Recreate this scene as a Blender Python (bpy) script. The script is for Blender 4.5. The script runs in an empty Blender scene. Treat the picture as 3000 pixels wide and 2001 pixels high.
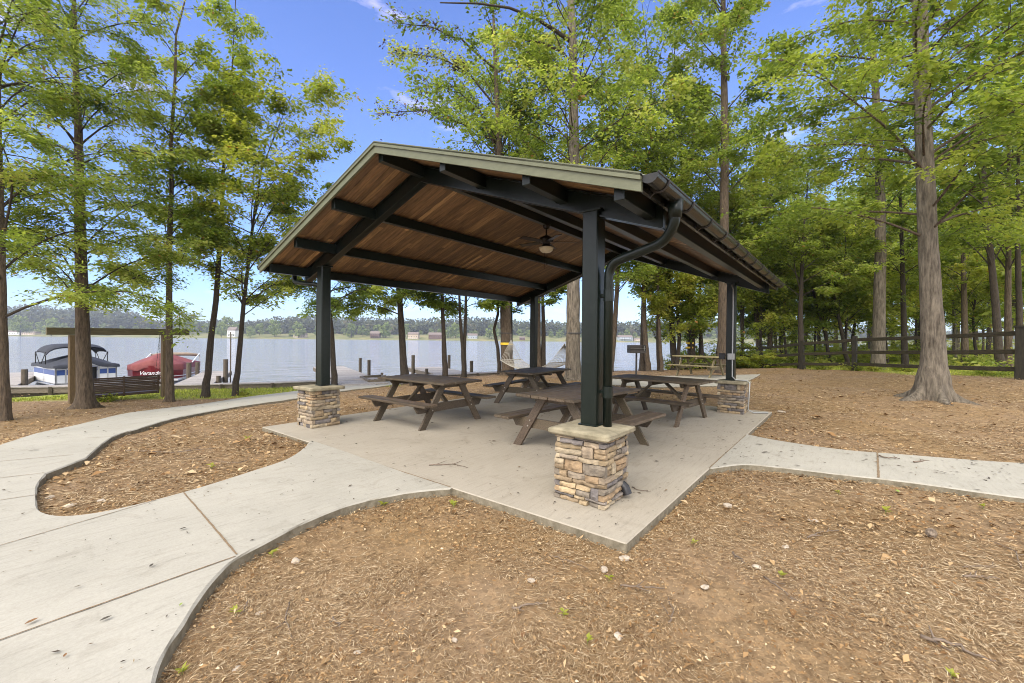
import bpy, bmesh, math, random
import numpy as np
from math import sin, cos, tan, pi, radians, sqrt, exp, atan2, hypot, floor
from mathutils import Vector, Matrix, noise as mnoise
from mathutils.geometry import delaunay_2d_cdt

SC = bpy.context.scene
COL = SC.collection
random.seed(7)
RNG = np.random.default_rng(7)

# ------------------------------------------------------------------ camera
CAM = Vector((-3.0, -1.276, 1.5))
FL, YAW, PITCH, ROLL = 1250.07, 0.9023, -0.0052, 0.0097
IW, IH = 3000.0, 2001.0
_f = Vector((sin(YAW)*cos(PITCH), cos(YAW)*cos(PITCH), sin(PITCH)))
_r0 = Vector((cos(YAW), -sin(YAW), 0)); _u0 = _r0.cross(_f)
CR = cos(ROLL)*_r0 + sin(ROLL)*_u0
CU = -sin(ROLL)*_r0 + cos(ROLL)*_u0
CF = _f
cd = bpy.data.cameras.new('camera'); cam = bpy.data.objects.new('camera', cd); COL.objects.link(cam)
cd.sensor_width = 36.0; cd.lens = FL/IW*36.0; cd.clip_start = 0.05; cd.clip_end = 6000
M = Matrix(((CR.x, CU.x, -CF.x), (CR.y, CU.y, -CF.y), (CR.z, CU.z, -CF.z))).to_4x4()
M.translation = CAM
cam.matrix_world = M
SC.camera = cam

# ------------------------------------------------------------------ world, sun, exposure
SUN_EL, SUN_AZ = radians(44), radians(258)      # azimuth clockwise from +Y, where the light comes from
w = bpy.data.worlds.new('World'); SC.world = w; w.use_nodes = True
nt = w.node_tree; nt.nodes.clear()
out = nt.nodes.new('ShaderNodeOutputWorld'); bg = nt.nodes.new('ShaderNodeBackground')
sky = nt.nodes.new('ShaderNodeTexSky'); sky.sky_type = 'NISHITA'; sky.sun_disc = False
sky.sun_elevation = SUN_EL; sky.sun_rotation = SUN_AZ
sky.altitude = 200; sky.air_density = 1.0; sky.dust_density = 0.6; sky.ozone_density = 2.5
# thin high cloud laid over the sky by direction
tc = nt.nodes.new('ShaderNodeTexCoord')
mp = nt.nodes.new('ShaderNodeMapping'); mp.inputs['Scale'].default_value = (1.6, 1.6, 5.0)
nz = nt.nodes.new('ShaderNodeTexNoise'); nz.inputs['Scale'].default_value = 2.6; nz.inputs['Detail'].default_value = 7; nz.inputs['Roughness'].default_value = .55
cr = nt.nodes.new('ShaderNodeValToRGB'); cr.color_ramp.elements[0].position = .60; cr.color_ramp.elements[1].position = .86
cr.color_ramp.elements[1].color = (.55, .55, .55, 1)
mx = nt.nodes.new('ShaderNodeMixRGB'); mx.inputs['Color2'].default_value = (9.5, 10.0, 11.0, 1)
hs = nt.nodes.new('ShaderNodeHueSaturation'); hs.inputs['Saturation'].default_value = 1.16
nt.links.new(tc.outputs['Generated'], mp.inputs['Vector']); nt.links.new(mp.outputs['Vector'], nz.inputs['Vector'])
nt.links.new(nz.outputs['Fac'], cr.inputs['Fac']); nt.links.new(cr.outputs['Color'], mx.inputs['Fac'])
nt.links.new(sky.outputs['Color'], hs.inputs['Color']); nt.links.new(hs.outputs['Color'], mx.inputs['Color1'])
# the air near the horizon is a paler, bluer band
sx = nt.nodes.new('ShaderNodeSeparateXYZ'); nt.links.new(tc.outputs['Generated'], sx.inputs[0])
hr = nt.nodes.new('ShaderNodeValToRGB'); hr.color_ramp.elements[0].position = 0.0; hr.color_ramp.elements[0].color = (.56, .68, .95, 1)
hr.color_ramp.elements[1].position = .45; hr.color_ramp.elements[1].color = (1.25, .98, 1.18, 1)
nt.links.new(sx.outputs['Z'], hr.inputs['Fac'])
mm = nt.nodes.new('ShaderNodeMixRGB'); mm.blend_type = 'MULTIPLY'; mm.inputs['Fac'].default_value = 1
nt.links.new(mx.outputs['Color'], mm.inputs['Color1']); nt.links.new(hr.outputs['Color'], mm.inputs['Color2'])
# added fill light: unseen broken white cloud overhead and behind the camera
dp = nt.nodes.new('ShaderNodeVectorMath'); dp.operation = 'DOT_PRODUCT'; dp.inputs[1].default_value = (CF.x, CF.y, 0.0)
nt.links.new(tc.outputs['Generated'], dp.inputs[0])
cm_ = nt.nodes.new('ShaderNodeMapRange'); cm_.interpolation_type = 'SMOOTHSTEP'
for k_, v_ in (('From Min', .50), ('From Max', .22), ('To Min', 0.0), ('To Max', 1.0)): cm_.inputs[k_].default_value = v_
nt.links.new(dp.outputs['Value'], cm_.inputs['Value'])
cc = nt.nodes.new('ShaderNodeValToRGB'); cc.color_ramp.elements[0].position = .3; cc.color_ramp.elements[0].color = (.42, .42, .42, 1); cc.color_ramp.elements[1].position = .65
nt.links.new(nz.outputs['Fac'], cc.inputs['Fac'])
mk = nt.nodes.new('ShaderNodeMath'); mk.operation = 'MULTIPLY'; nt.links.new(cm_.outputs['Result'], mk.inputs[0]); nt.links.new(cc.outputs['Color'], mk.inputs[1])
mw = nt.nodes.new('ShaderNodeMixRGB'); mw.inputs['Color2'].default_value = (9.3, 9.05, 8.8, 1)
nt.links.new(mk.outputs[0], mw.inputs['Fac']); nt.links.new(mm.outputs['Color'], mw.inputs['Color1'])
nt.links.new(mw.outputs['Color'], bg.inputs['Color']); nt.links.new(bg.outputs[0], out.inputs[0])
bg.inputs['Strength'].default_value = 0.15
sl = bpy.data.lights.new('sun', 'SUN'); sun = bpy.data.objects.new('sun', sl); COL.objects.link(sun)
sl.energy = 2.2; sl.angle = radians(50); sl.color = (1.0, .91, .77)
sd = Vector((sin(SUN_AZ)*cos(SUN_EL), cos(SUN_AZ)*cos(SUN_EL), sin(SUN_EL)))
sun.rotation_euler = sd.to_track_quat('Z', 'Y').to_euler()
SC.view_settings.view_transform = 'Standard'; SC.view_settings.look = 'None'
SC.view_settings.gamma = 1.0; SC.view_settings.exposure = 0.90
SC.render.film_transparent = False
SC.cycles.max_bounces = 10; SC.cycles.diffuse_bounces = 6; SC.cycles.glossy_bounces = 3
SC.cycles.transmission_bounces = 8; SC.cycles.volume_bounces = 0; SC.cycles.transparent_max_bounces = 4
SC.cycles.use_adaptive_sampling = True; SC.cycles.adaptive_threshold = 0.015
SC.cycles.use_denoising = True; SC.cycles.pixel_filter_type = 'BLACKMAN_HARRIS'; SC.cycles.filter_width = 1.0

# ------------------------------------------------------------------ pixel helpers (3000 x 2001 photograph)
def ray(px, py):
    return CF*FL + CR*(px-IW/2) - CU*(py-IH/2)
def at(px, py, depth):                    # point at a forward depth
    return CAM + ray(px, py)*(depth/FL)
def atz(px, py, z=0.0):                   # point on a level plane
    d = ray(px, py); t = (z-CAM.z)/d.z; return CAM + d*t
def pt_depth(px, depth):                  # plan position
    p = at(px, 994+(px-1500)*.0097, depth); return (p.x, p.y)

# ------------------------------------------------------------------ terrain
_cp = []
for x, y in [(-3,-1.3),(-3,3),(-1,0),(0,-1),(0,2),(-1.5,4.5),(-2.3,4.2),(-.6,5.2),(2,-1.5),(5,-2),(7,-3),(4,3),(7,0),(7,6),(3,6.5),(0,6.5),(-6,-5),(0,-6),(6,-8),(-8,2),(-5,5),(1,-3),(8,3)]:
    _cp.append((x, y, -.05 if (x, y) in ((-3, 3), (-1.5, 4.5), (-2.3, 4.2), (-.6, 5.2), (-8, 2), (-5, 5)) else -.085))
for px, dep, z in [(0,8.8,-.33),(250,11.2,-.42),(498,13.,-.5),(691,14.3,-.52),(-900,9,-.4),(100,15.3,-.56),(500,16.2,-.56),(800,17.2,-.54),
                   (1100,18.4,-.42),(1400,19.8,-.22),(1150,14,-.28),(1485,18.5,-.05),(1677,15.6,.03),(1850,20.5,.0),(2000,15,.1),(1800,13,.07),
                   (2180,12,.08),(2230,22.5,.02),(2350,19,.27),(2504,16.7,.38),(2980,11.4,.54),(2735,9.7,.24),(2500,9,.08),(2950,7,.12),(3400,12,.5),
                   (2700,30,.3),(2400,30,.1),(3000,40,.3),(3200,25,.5),(900,11.5,-.22),(1400,13,-.08)]:
    x, y = pt_depth(px, dep); _cp.append((x, y, z))
_cp = np.array(_cp)
# shoreline: (pixel column, depth)
_sh = [(-3500,16.5),(-1200,14.6),(-400,14.7),(0,15.2),(500,16.2),(800,17.2),(1100,18.6),(1400,20.2),(1600,21.2),(1850,21.6),(2120,23.2),(2260,26),(2420,36),(2600,46),(2900,58),(3600,75),(5200,60)]
SHORE = [pt_depth(a, b) for a, b in _sh]
_s0 = np.array(SHORE)
d0 = _s0[0]-_s0[1]; d0 /= np.linalg.norm(d0); d1 = _s0[-1]-_s0[-2]; d1 /= np.linalg.norm(d1)
SHORE = [tuple(_s0[0]+d0*200)] + SHORE + [tuple(_s0[-1]+d1*300)]
SA = np.array(SHORE[:-1]); SB = np.array(SHORE[1:])

def shore_sd(X, Y):
    """signed distance to the shoreline, positive on land (vectorised)"""
    P = np.stack([np.ravel(X), np.ravel(Y)], 1)
    best = np.full(len(P), 1e9); sg = np.ones(len(P))
    for a, b in zip(SA, SB):
        ab = b-a; L2 = ab@ab
        t = np.clip(((P-a)@ab)/L2, 0, 1)
        q = P-(a+t[:, None]*ab); d = np.hypot(q[:, 0], q[:, 1])
        cr_ = ab[0]*(P[:, 1]-a[1])-ab[1]*(P[:, 0]-a[0])
        m = d < best-1e-9
        best[m] = d[m]; sg[m] = np.where(cr_[m] < 0, 1, -1)
    return (best*sg).reshape(np.shape(X))
_tst = shore_sd(np.array([CAM.x]), np.array([CAM.y]))[0]
SH_SIGN = 1.0 if _tst > 0 else -1.0

def gz_v(X, Y):
    X = np.asarray(X, float); Y = np.asarray(Y, float)
    num = np.zeros(X.shape); den = np.zeros(X.shape)
    for cx, cy, cz in _cp:
        wgt = 1.0/((X-cx)**2+(Y-cy)**2+.5)**2
        num += wgt*cz; den += wgt
    z = num/den
    far = np.hypot(X-2, Y-2)
    z = z+.02*np.sin(X*.9+1)*np.sin(Y*.8)*np.clip((far-8)/6, 0, 1)
    return z
def gz(x, y):
    return float(gz_v(np.array([x]), np.array([y]))[0])
def onground(px, py, off=0.0):
    z = 0.0
    for _ in range(25):
        p = atz(px, py, z); z2 = gz(p.x, p.y)+off
        if abs(z2-z) < 1e-4: break
        z = z*.4+z2*.6
    return atz(px, py, z)
WATER_Z = -1.12

# ------------------------------------------------------------------ object helpers
def tag(o, label=None, cat=None, group=None, kind=None):
    if label: o['label'] = label
    if cat: o['category'] = cat
    if group: o['group'] = group
    if kind: o['kind'] = kind
    return o
def empty(name, loc, rz=0.0):
    o = bpy.data.objects.new(name, None); COL.objects.link(o)
    o.location = loc; o.rotation_euler = (0, 0, rz); o.empty_display_size = .2
    return o
def copy_tree(o, parent=None):
    c = o.copy(); COL.objects.link(c)
    if parent is not None: c.parent = parent
    for ch in [k for k in bpy.data.objects if k.parent == o]:
        copy_tree(ch, c)
    return c

class MB:
    """collects shapes and links them as ONE mesh object; coordinates are local to the parent"""
    def __init__(s): s.v = []; s.f = []; s.c = []; s.smooth = False
    def add(s, verts, faces, col=None):
        n = len(s.v); s.v.extend([tuple(q) for q in verts]); s.f.extend([tuple(i+n for i in q) for q in faces])
        s.c.extend([col if col is not None else (1, 1, 1)]*len(verts)); return s
    def box(s, c, size, rot=None, col=None, bev=0.0):
        hx, hy, hz = size[0]/2, size[1]/2, size[2]/2
        if bev <= 0:
            vs = [(x, y, z) for z in (-hz, hz) for y in (-hy, hy) for x in (-hx, hx)]
            fs = [(0,2,3,1),(4,5,7,6),(0,1,5,4),(2,6,7,3),(0,4,6,2),(1,3,7,5)]
        else:
            b = min(bev, hx*.45, hy*.45, hz*.45)
            bm = bmesh.new(); bmesh.ops.create_cube(bm, size=1)
            for q in bm.verts: q.co = Vector((q.co.x*2*hx, q.co.y*2*hy, q.co.z*2*hz))
            bmesh.ops.bevel(bm, geom=bm.edges[:], offset=b, segments=1, affect='EDGES')
            bm.verts.index_update()
            vs = [tuple(q.co) for q in bm.verts]; fs = [tuple(q.index for q in f.verts) for f in bm.faces]; bm.free()
        R = rot if rot is not None else Matrix.Identity(3)
        c = Vector(c)
        return s.add([R@Vector(q)+c for q in vs], fs, col)
    def beam(s, a, b, wd, ht, col=None, bev=0.0, up=(0, 0, 1), ext=0.0):
        """a box from a to b; wd sideways, ht along up"""
        a = Vector(a); b = Vector(b); d = b-a; L = d.length; d.normalize()
        upv = Vector(up); side = upv.cross(d)
        if side.length < 1e-5: side = Vector((1, 0, 0)).cross(d)
        side.normalize(); u = d.cross(side)
        R = Matrix((d, side, u)).transposed()
        return s.box((a+b)/2, (L+2*ext, wd, ht), R, col, bev)
    def tube(s, pts, rad, n=8, col=None, cap=True, phase=0.0):
        pts = [Vector(p) for p in pts]
        if not hasattr(rad, '__len__'): rad = [rad]*len(pts)
        rings = []; prev = None
        for i, p in enumerate(pts):
            t = (pts[min(i+1, len(pts)-1)]-pts[max(i-1, 0)])
            if t.length < 1e-9: t = Vector((0, 0, 1))
            t.normalize()
            if prev is None:
                a = Vector((0, 0, 1)) if abs(t.z) < .9 else Vector((1, 0, 0))
                x = t.cross(a).normalized()
            else:
                x = (prev-t*prev.dot(t)).normalized()
            prev = x; y = t.cross(x)
            rings.append([p+(x*cos(2*pi*k/n+phase)+y*sin(2*pi*k/n+phase))*rad[i] for k in range(n)])
        vs = [q for r_ in rings for q in r_]
        fs = [(i*n+k, i*n+(k+1) % n, (i+1)*n+(k+1) % n, (i+1)*n+k) for i in range(len(pts)-1) for k in range(n)]
        if cap:
            fs.append(tuple(reversed(range(n)))); fs.append(tuple((len(pts)-1)*n+k for k in range(n)))
        return s.add(vs, fs, col)
    def lathe(s, prof, n=20, c=(0, 0, 0), col=None):
        vs = []; c = Vector(c)
        for r_, z in prof:
            for k in range(n): vs.append(c+Vector((r_*cos(2*pi*k/n), r_*sin(2*pi*k/n), z)))
        m = len(prof)
        fs = [(i*n+k, i*n+(k+1) % n, (i+1)*n+(k+1) % n, (i+1)*n+k) for i in range(m-1) for k in range(n)]
        fs.append(tuple(reversed(range(n)))); fs.append(tuple((m-1)*n+k for k in range(n)))
        return s.add(vs, fs, col)
    def build(s, name, mat, parent=None, smooth=False, loc=None):
        me = bpy.data.meshes.new(name); me.from_pydata([tuple(q) for q in s.v], [], s.f); me.update()
        at_ = me.attributes.new('tint', 'FLOAT_COLOR', 'POINT')
        ca = np.ones((len(s.v), 4), 'f'); ca[:, :3] = np.array(s.c, 'f').reshape(-1, 3); at_.data.foreach_set('color', ca.ravel())
        o = bpy.data.objects.new(name, me); COL.objects.link(o); me.materials.append(mat)
        if smooth:
            me.polygons.foreach_set('use_smooth', np.ones(len(me.polygons), bool))
        if parent is not None: o.parent = parent
        if loc is not None: o.location = loc
        return o

def mesh_np(name, V, F4, mat, parent=None, attrs=None, smooth=False):
    """quads from numpy arrays"""
    me = bpy.data.meshes.new(name)
    nv, nf = len(V), len(F4); k = F4.shape[1]
    me.vertices.add(nv); me.vertices.foreach_set('co', np.ascontiguousarray(V, 'f').ravel())
    me.loops.add(nf*k); me.loops.foreach_set('vertex_index', np.ascontiguousarray(F4, 'i').ravel())
    me.polygons.add(nf); me.polygons.foreach_set('loop_start', np.arange(0, nf*k, k, dtype='i'))
    if smooth: me.polygons.foreach_set('use_smooth', np.ones(nf, bool))
    me.update(calc_edges=True)
    for an, arr in (attrs or {}).items():
        if arr.ndim == 1:
            a = me.attributes.new(an, 'FLOAT', 'POINT'); a.data.foreach_set('value', arr.astype('f'))
        else:
            a = me.attributes.new(an, 'FLOAT_COLOR', 'POINT'); c4 = np.ones((nv, 4), 'f'); c4[:, :3] = arr; a.data.foreach_set('color', c4.ravel())
    me.materials.append(mat)
    o = bpy.data.objects.new(name, me); COL.objects.link(o)
    if parent is not None: o.parent = parent
    return o

# ------------------------------------------------------------------ materials
def _n(nt, t, **kw):
    n = nt.nodes.new(t)
    for k, v in kw.items():
        if k in n.inputs: n.inputs[k].default_value = v
        else: setattr(n, k, v)
    return n
def newmat(name):
    m = bpy.data.materials.new(name); m.use_nodes = True
    nt = m.node_tree; b = nt.nodes['Principled BSDF']; return m, nt, b
def ramp(nt, fac, stops):
    r = nt.nodes.new('ShaderNodeValToRGB'); e = r.color_ramp.elements
    while len(e) < len(stops): e.new(.5)
    for i, (p, c) in enumerate(stops): e[i].position = p; e[i].color = (*c, 1)
    nt.links.new(fac, r.inputs['Fac']); return r.outputs['Color']
def coords(nt, scale=(1, 1, 1), kind='Object', rot=(0, 0, 0)):
    t = nt.nodes.new('ShaderNodeTexCoord'); m = nt.nodes.new('ShaderNodeMapping')
    m.inputs['Scale'].default_value = scale; m.inputs['Rotation'].default_value = rot
    nt.links.new(t.outputs[kind], m.inputs['Vector']); return m.outputs['Vector']
def noise(nt, vec, scale, detail=5, rough=.6, dist=0.0):
    n = _n(nt, 'ShaderNodeTexNoise', Scale=scale, Detail=detail, Roughness=rough, Distortion=dist)
    nt.links.new(vec, n.inputs['Vector']); return n.outputs['Fac']
def mixc(nt, fac, a, b, mode='MIX'):
    m = nt.nodes.new('ShaderNodeMixRGB'); m.blend_type = mode
    for i, q in (('Fac', fac), ('Color1', a), ('Color2', b)):
        if isinstance(q, (int, float)): m.inputs[i].default_value = q
        elif isinstance(q, tuple): m.inputs[i].default_value = (*q, 1)
        else: nt.links.new(q, m.inputs[i])
    return m.outputs['Color']
def bump(nt, b, h, strength=.3, dist=.01):
    n = _n(nt, 'ShaderNodeBump', Strength=strength, Distance=dist)
    nt.links.new(h, n.inputs['Height']); nt.links.new(n.outputs['Normal'], b.inputs['Normal'])
def simple(name, c1, c2, scale=8, rough=.6, stretch=(1, 1, 1), bmp=.2, bd=.005, metal=0.0, tint=False, kind='Object', spec=.5, detail=6):
    m, nt, b = newmat(name)
    v = coords(nt, stretch, kind)
    n1 = noise(nt, v, scale, detail, .65)
    c = ramp(nt, n1, [(.30, c1), (.70, c2)])
    if tint:
        a = _n(nt, 'ShaderNodeAttribute', attribute_name='tint')
        c = mixc(nt, 1.0, c, a.outputs['Color'], 'MULTIPLY')
    nt.links.new(c, b.inputs['Base Color']); b.inputs['Roughness'].default_value = rough
    b.inputs['Metallic'].default_value = metal; b.inputs['Specular IOR Level'].default_value = spec
    if bmp: bump(nt, b, n1, bmp, bd)
    return m
MT = {}
MT['steel_green'] = simple('dark green painted steel', (.0055, .0095, .0075), (.010, .015, .012), 14, .30, bmp=.05, bd=.002, spec=.3)
MT['fascia'] = simple('sage green painted trim', (.090, .098, .052), (.125, .132, .076), 5, .5, (1, 1, 4), bmp=.08, bd=.002)
MT['roof_metal'] = simple('grey green roof metal', (.20, .23, .17), (.26, .28, .21), 3, .45, bmp=.03)
MT['gutter'] = simple('dark bronze gutter', (.014, .015, .013), (.030, .028, .022), 10, .25, bmp=.04, metal=.3)
MT['ceil'] = simple('brown tongue and groove boards', (.62, .54, .42), (2.0, 1.75, 1.42), 3.2, .55, (9, .9, 1), bmp=.25, bd=.002, tint=True)
MT['dark'] = simple('shadow gap', (.012, .010, .008), (.02, .017, .014), 5, .9)
MT['cap_stone'] = simple('rough sandstone cap', (.17, .15, .095), (.34, .30, .205), 9, .85, bmp=.7, bd=.012)
MT['mortar'] = simple('grey mortar', (.075, .062, .05), (.14, .12, .10), 30, .95, bmp=.4)
MT['stone'] = simple('stacked ledge stone', (.55, .53, .50), (1.45, 1.38, 1.25), 13, .85, (1, 1, 1.6), bmp=.75, bd=.009, tint=True, detail=9)
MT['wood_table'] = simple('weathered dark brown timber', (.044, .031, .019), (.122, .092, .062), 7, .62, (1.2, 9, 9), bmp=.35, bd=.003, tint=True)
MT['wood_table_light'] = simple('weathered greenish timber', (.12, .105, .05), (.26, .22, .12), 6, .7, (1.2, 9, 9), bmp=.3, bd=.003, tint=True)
MT['wood_post'] = simple('treated timber post', (.085, .055, .026), (.18, .125, .06), 5, .75, (7, 7, .9), bmp=.3, bd=.003)
MT['wood_beam'] = simple('green brown timber beam', (.075, .062, .030), (.15, .13, .065), 4, .75, (1, 7, 7), bmp=.3)
MT['wood_bench'] = simple('dark brown swing timber', (.030, .018, .009), (.075, .045, .022), 4, .6, (1, 9, 9), bmp=.2)
MT['fence'] = simple('dark mossy fence timber', (.018, .015, .008), (.070, .058, .030), 5, .85, (2, 2, 6), bmp=.4, bd=.006)
MT['fence_dark'] = simple('creosoted fence post', (.010, .009, .006), (.035, .030, .018), 5, .9, (5, 5, 1), bmp=.4)
MT['dock'] = simple('grey dock boards', (.25, .225, .20), (.42, .39, .355), 4, .85, (3, 3, 3), bmp=.2, tint=True)
MT['dock_side'] = simple('brown dock fascia timber', (.10, .082, .06), (.20, .165, .12), 4, .85, (2, 2, 8), bmp=.3)
MT['piling'] = simple('weathered piling', (.06, .047, .034), (.14, .115, .085), 5, .85, (6, 6, 1), bmp=.4)
MT['bark_grey'] = simple('grey ridged bark', (.038, .030, .021), (.245, .208, .158), 4.0, .95, (4.5, 4.5, .8), bmp=1.0, bd=.06, detail=9)
MT['bark_brown'] = simple('brown bark', (.030, .021, .013), (.165, .122, .082), 4.2, .95, (7, 7, 1.1), bmp=1.0, bd=.05, detail=9)
MT['bark_dark'] = simple('dark bark', (.020, .015, .010), (.068, .052, .037), 6, .95, (6, 6, 1.4), bmp=.9, bd=.02, detail=8)
MT['iron'] = simple('black iron', (.015, .014, .013), (.045, .035, .03), 20, .6, bmp=.2)
MT['bolt'] = simple('zinc bolt', (.45, .43, .38), (.6, .58, .52), 20, .35, metal=.8)
MT['fan_body'] = simple('oil bronze fan', (.012, .009, .007), (.022, .016, .012), 10, .35, metal=.4)
MT['glass_bowl'] = simple('cream glass bowl', (.62, .54, .40), (.74, .66, .50), 6, .3, bmp=0)
MT['conduit'] = simple('grey conduit', (.33, .34, .34), (.43, .44, .43), 10, .4, bmp=0, metal=.3)
MT['rope'] = simple('pale rope', (.27, .255, .215), (.42, .40, .35), 30, .9)
MT['dark_rope'] = simple('dark strap', (.05, .05, .05), (.1, .1, .1), 30, .9)
MT['tape'] = simple('yellow tape', (.75, .50, .03), (.85, .58, .05), 10, .5)
MT['orange_tape'] = simple('orange tape', (.75, .28, .03), (.85, .35, .05), 10, .5)
MT['rock'] = simple('pale rock', (.30, .25, .19), (.55, .48, .39), 12, .9, bmp=.6)
MT['twig'] = simple('dry twig', (.09, .065, .045), (.22, .17, .13), 20, .9)
MT['white_paint'] = simple('white boat panel', (.62, .64, .66), (.74, .75, .76), 3, .35, bmp=0)
MT['blue_paint'] = simple('blue stripe', (.03, .07, .24), (.04, .09, .30), 3, .35, bmp=0)
MT['cover_grey'] = simple('charcoal boat cover', (.018, .021, .030), (.032, .037, .052), 4, .85, bmp=.4, bd=.03)
MT['cover_red'] = simple('faded red boat cover', (.155, .034, .036), (.23, .066, .062), 3, .8, bmp=.4, bd=.03)
MT['hull_red'] = simple('dark red hull', (.13, .008, .012), (.18, .015, .02), 3, .3, bmp=0)
MT['alu'] = simple('brushed aluminium', (.45, .46, .48), (.6, .61, .62), 6, .35, bmp=0, metal=.7)
MT['black_plastic'] = simple('black plastic', (.01, .01, .012), (.02, .02, .022), 8, .4, bmp=0)
MT['beige'] = simple('beige canvas', (.22, .17, .13), (.30, .24, .19), 5, .8)
MT['brick_red'] = simple('red brown siding', (.10, .062, .048), (.14, .085, .066), .5, .8, bmp=0)
MT['house_white'] = simple('white siding', (.60, .61, .60), (.72, .72, .70), .5, .7, bmp=0)
MT['house_tan'] = simple('tan siding', (.38, .31, .23), (.46, .38, .29), .5, .8, bmp=0)
MT['house_grey'] = simple('grey blue siding', (.30, .34, .38), (.38, .42, .46), .5, .8, bmp=0)
MT['shingle'] = simple('brown grey shingles', (.13, .10, .085), (.22, .18, .155), 1.0, .9, bmp=0)
MT['window_glass'] = simple('dark window glass', (.02, .025, .03), (.04, .045, .05), 1, .1, bmp=0)
MT['cone'] = simple('pine cone scales', (.05, .035, .025), (.30, .24, .18), 40, .9)
MT['cream'] = simple('paper cream', (.6, .57, .5), (.75, .72, .66), 20, .8)

# leaves
def leafmat(name, stops, transl=.45, rough=.5):
    m, nt, b = newmat(name)
    a = _n(nt, 'ShaderNodeAttribute', attribute_name='v')
    c = ramp(nt, a.outputs['Fac'], stops)
    nt.links.new(c, b.inputs['Base Color']); b.inputs['Roughness'].default_value = rough
    b.inputs['Specular IOR Level'].default_value = .35
    tr = nt.nodes.new('ShaderNodeBsdfTranslucent')
    c2 = mixc(nt, 1.0, c, (1.15, 1.2, .65), 'MULTIPLY'); nt.links.new(c2, tr.inputs['Color'])
    ms = nt.nodes.new('ShaderNodeMixShader'); ms.inputs[0].default_value = transl
    o = nt.nodes['Material Output']
    nt.links.new(b.outputs[0], ms.inputs[1]); nt.links.new(tr.outputs[0], ms.inputs[2]); nt.links.new(ms.outputs[0], o.inputs['Surface'])
    return m
MT['leaf'] = leafmat('spring leaves', [(0, (.075, .115, .020)), (.35, (.18, .245, .040)), (.65, (.32, .385, .075)), (.9, (.46, .50, .14)), (1.0, (.34, .20, .07))], .58)
MT['leaf_yellow'] = leafmat('yellow green leaves', [(0, (.095, .135, .020)), (.35, (.225, .275, .036)), (.65, (.38, .41, .068)), (.9, (.51, .51, .12)), (1.0, (.42, .22, .07))], .58)
MT['leaf_deep'] = leafmat('deep green leaves', [(0, (.070, .110, .020)), (.4, (.165, .23, .040)), (.75, (.30, .365, .070)), (1.0, (.40, .43, .09))], .58)
MT['leaf_brown'] = leafmat('dead brown leaves', [(0, (.035, .018, .014)), (.5, (.07, .035, .025)), (1.0, (.10, .06, .03))], .2)
MT['leaf_far'] = leafmat('distant foliage', [(0, (.07, .10, .035)), (.4, (.14, .195, .055)), (.75, (.24, .29, .085)), (1.0, (.33, .35, .13))], .25, .8)
MT['leaf_far_wood'] = leafmat('distant mixed wood', [(0, (.035, .042, .02)), (.4, (.060, .075, .03)), (.75, (.105, .12, .04)), (1.0, (.15, .12, .07))], .15, .8)
# ================================================================== SETTING
# ---- ground material: soil with pine straw, grass where the 'grass' attribute says
def ground_mat():
    m, nt, b = newmat('litter covered soil')
    t = nt.nodes.new('ShaderNodeTexCoord'); v = t.outputs['Object']
    big = noise(nt, v, .55, 4, .6, .4); mid = noise(nt, v, 5.0, 6, .7, .6); fine = noise(nt, v, 55, 6, .75, .8)
    c1 = ramp(nt, fine, [(.28, (.085, .052, .026)), (.44, (.19, .122, .060)), (.58, (.33, .23, .125)), (.72, (.52, .40, .24))])
    c2 = ramp(nt, mid, [(.30, (.145, .09, .045)), (.55, (.26, .175, .095)), (.75, (.38, .27, .155))])
    c = mixc(nt, .5, c1, c2)
    bare = ramp(nt, big, [(.42, (0, 0, 0)), (.62, (1, 1, 1))])
    soil = ramp(nt, mid, [(.3, (.20, .138, .095)), (.7, (.31, .225, .155))])
    f = _n(nt, 'ShaderNodeMath', operation='MULTIPLY'); nt.links.new(bare, f.inputs[0]); f.inputs[1].default_value = .55
    c = mixc(nt, f.outputs[0], c, soil)
    # straw lines
    wv = _n(nt, 'ShaderNodeTexVoronoi', Scale=26.0); wv.feature = 'F1'
    nt.links.new(v, wv.inputs['Vector'])
    sp = ramp(nt, wv.outputs['Color'], [(.0, (.55, .5, .45)), (.5, (1, .97, .93)), (1, (1.55, 1.4, 1.2))])
    c = mixc(nt, .55, c, sp, 'MULTIPLY')
    g = _n(nt, 'ShaderNodeAttribute', attribute_name='grass')
    gc = ramp(nt, fine, [(.3, (.16, .19, .03)), (.7, (.36, .39, .07))])
    c = mixc(nt, g.outputs['Fac'], c, gc)
    u = _n(nt, 'ShaderNodeAttribute', attribute_name='under')
    c = mixc(nt, u.outputs['Fac'], c, (.10, .08, .055))
    c = mixc(nt, 1.0, c, (.98, 1.0, .98), 'MULTIPLY')
    nt.links.new(c, b.inputs['Base Color']); b.inputs['Roughness'].default_value = .95
    b.inputs['Specular IOR Level'].default_value = .2
    bump(nt, b, fine, .55, .02)
    return m
MT['ground'] = ground_mat()

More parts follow.
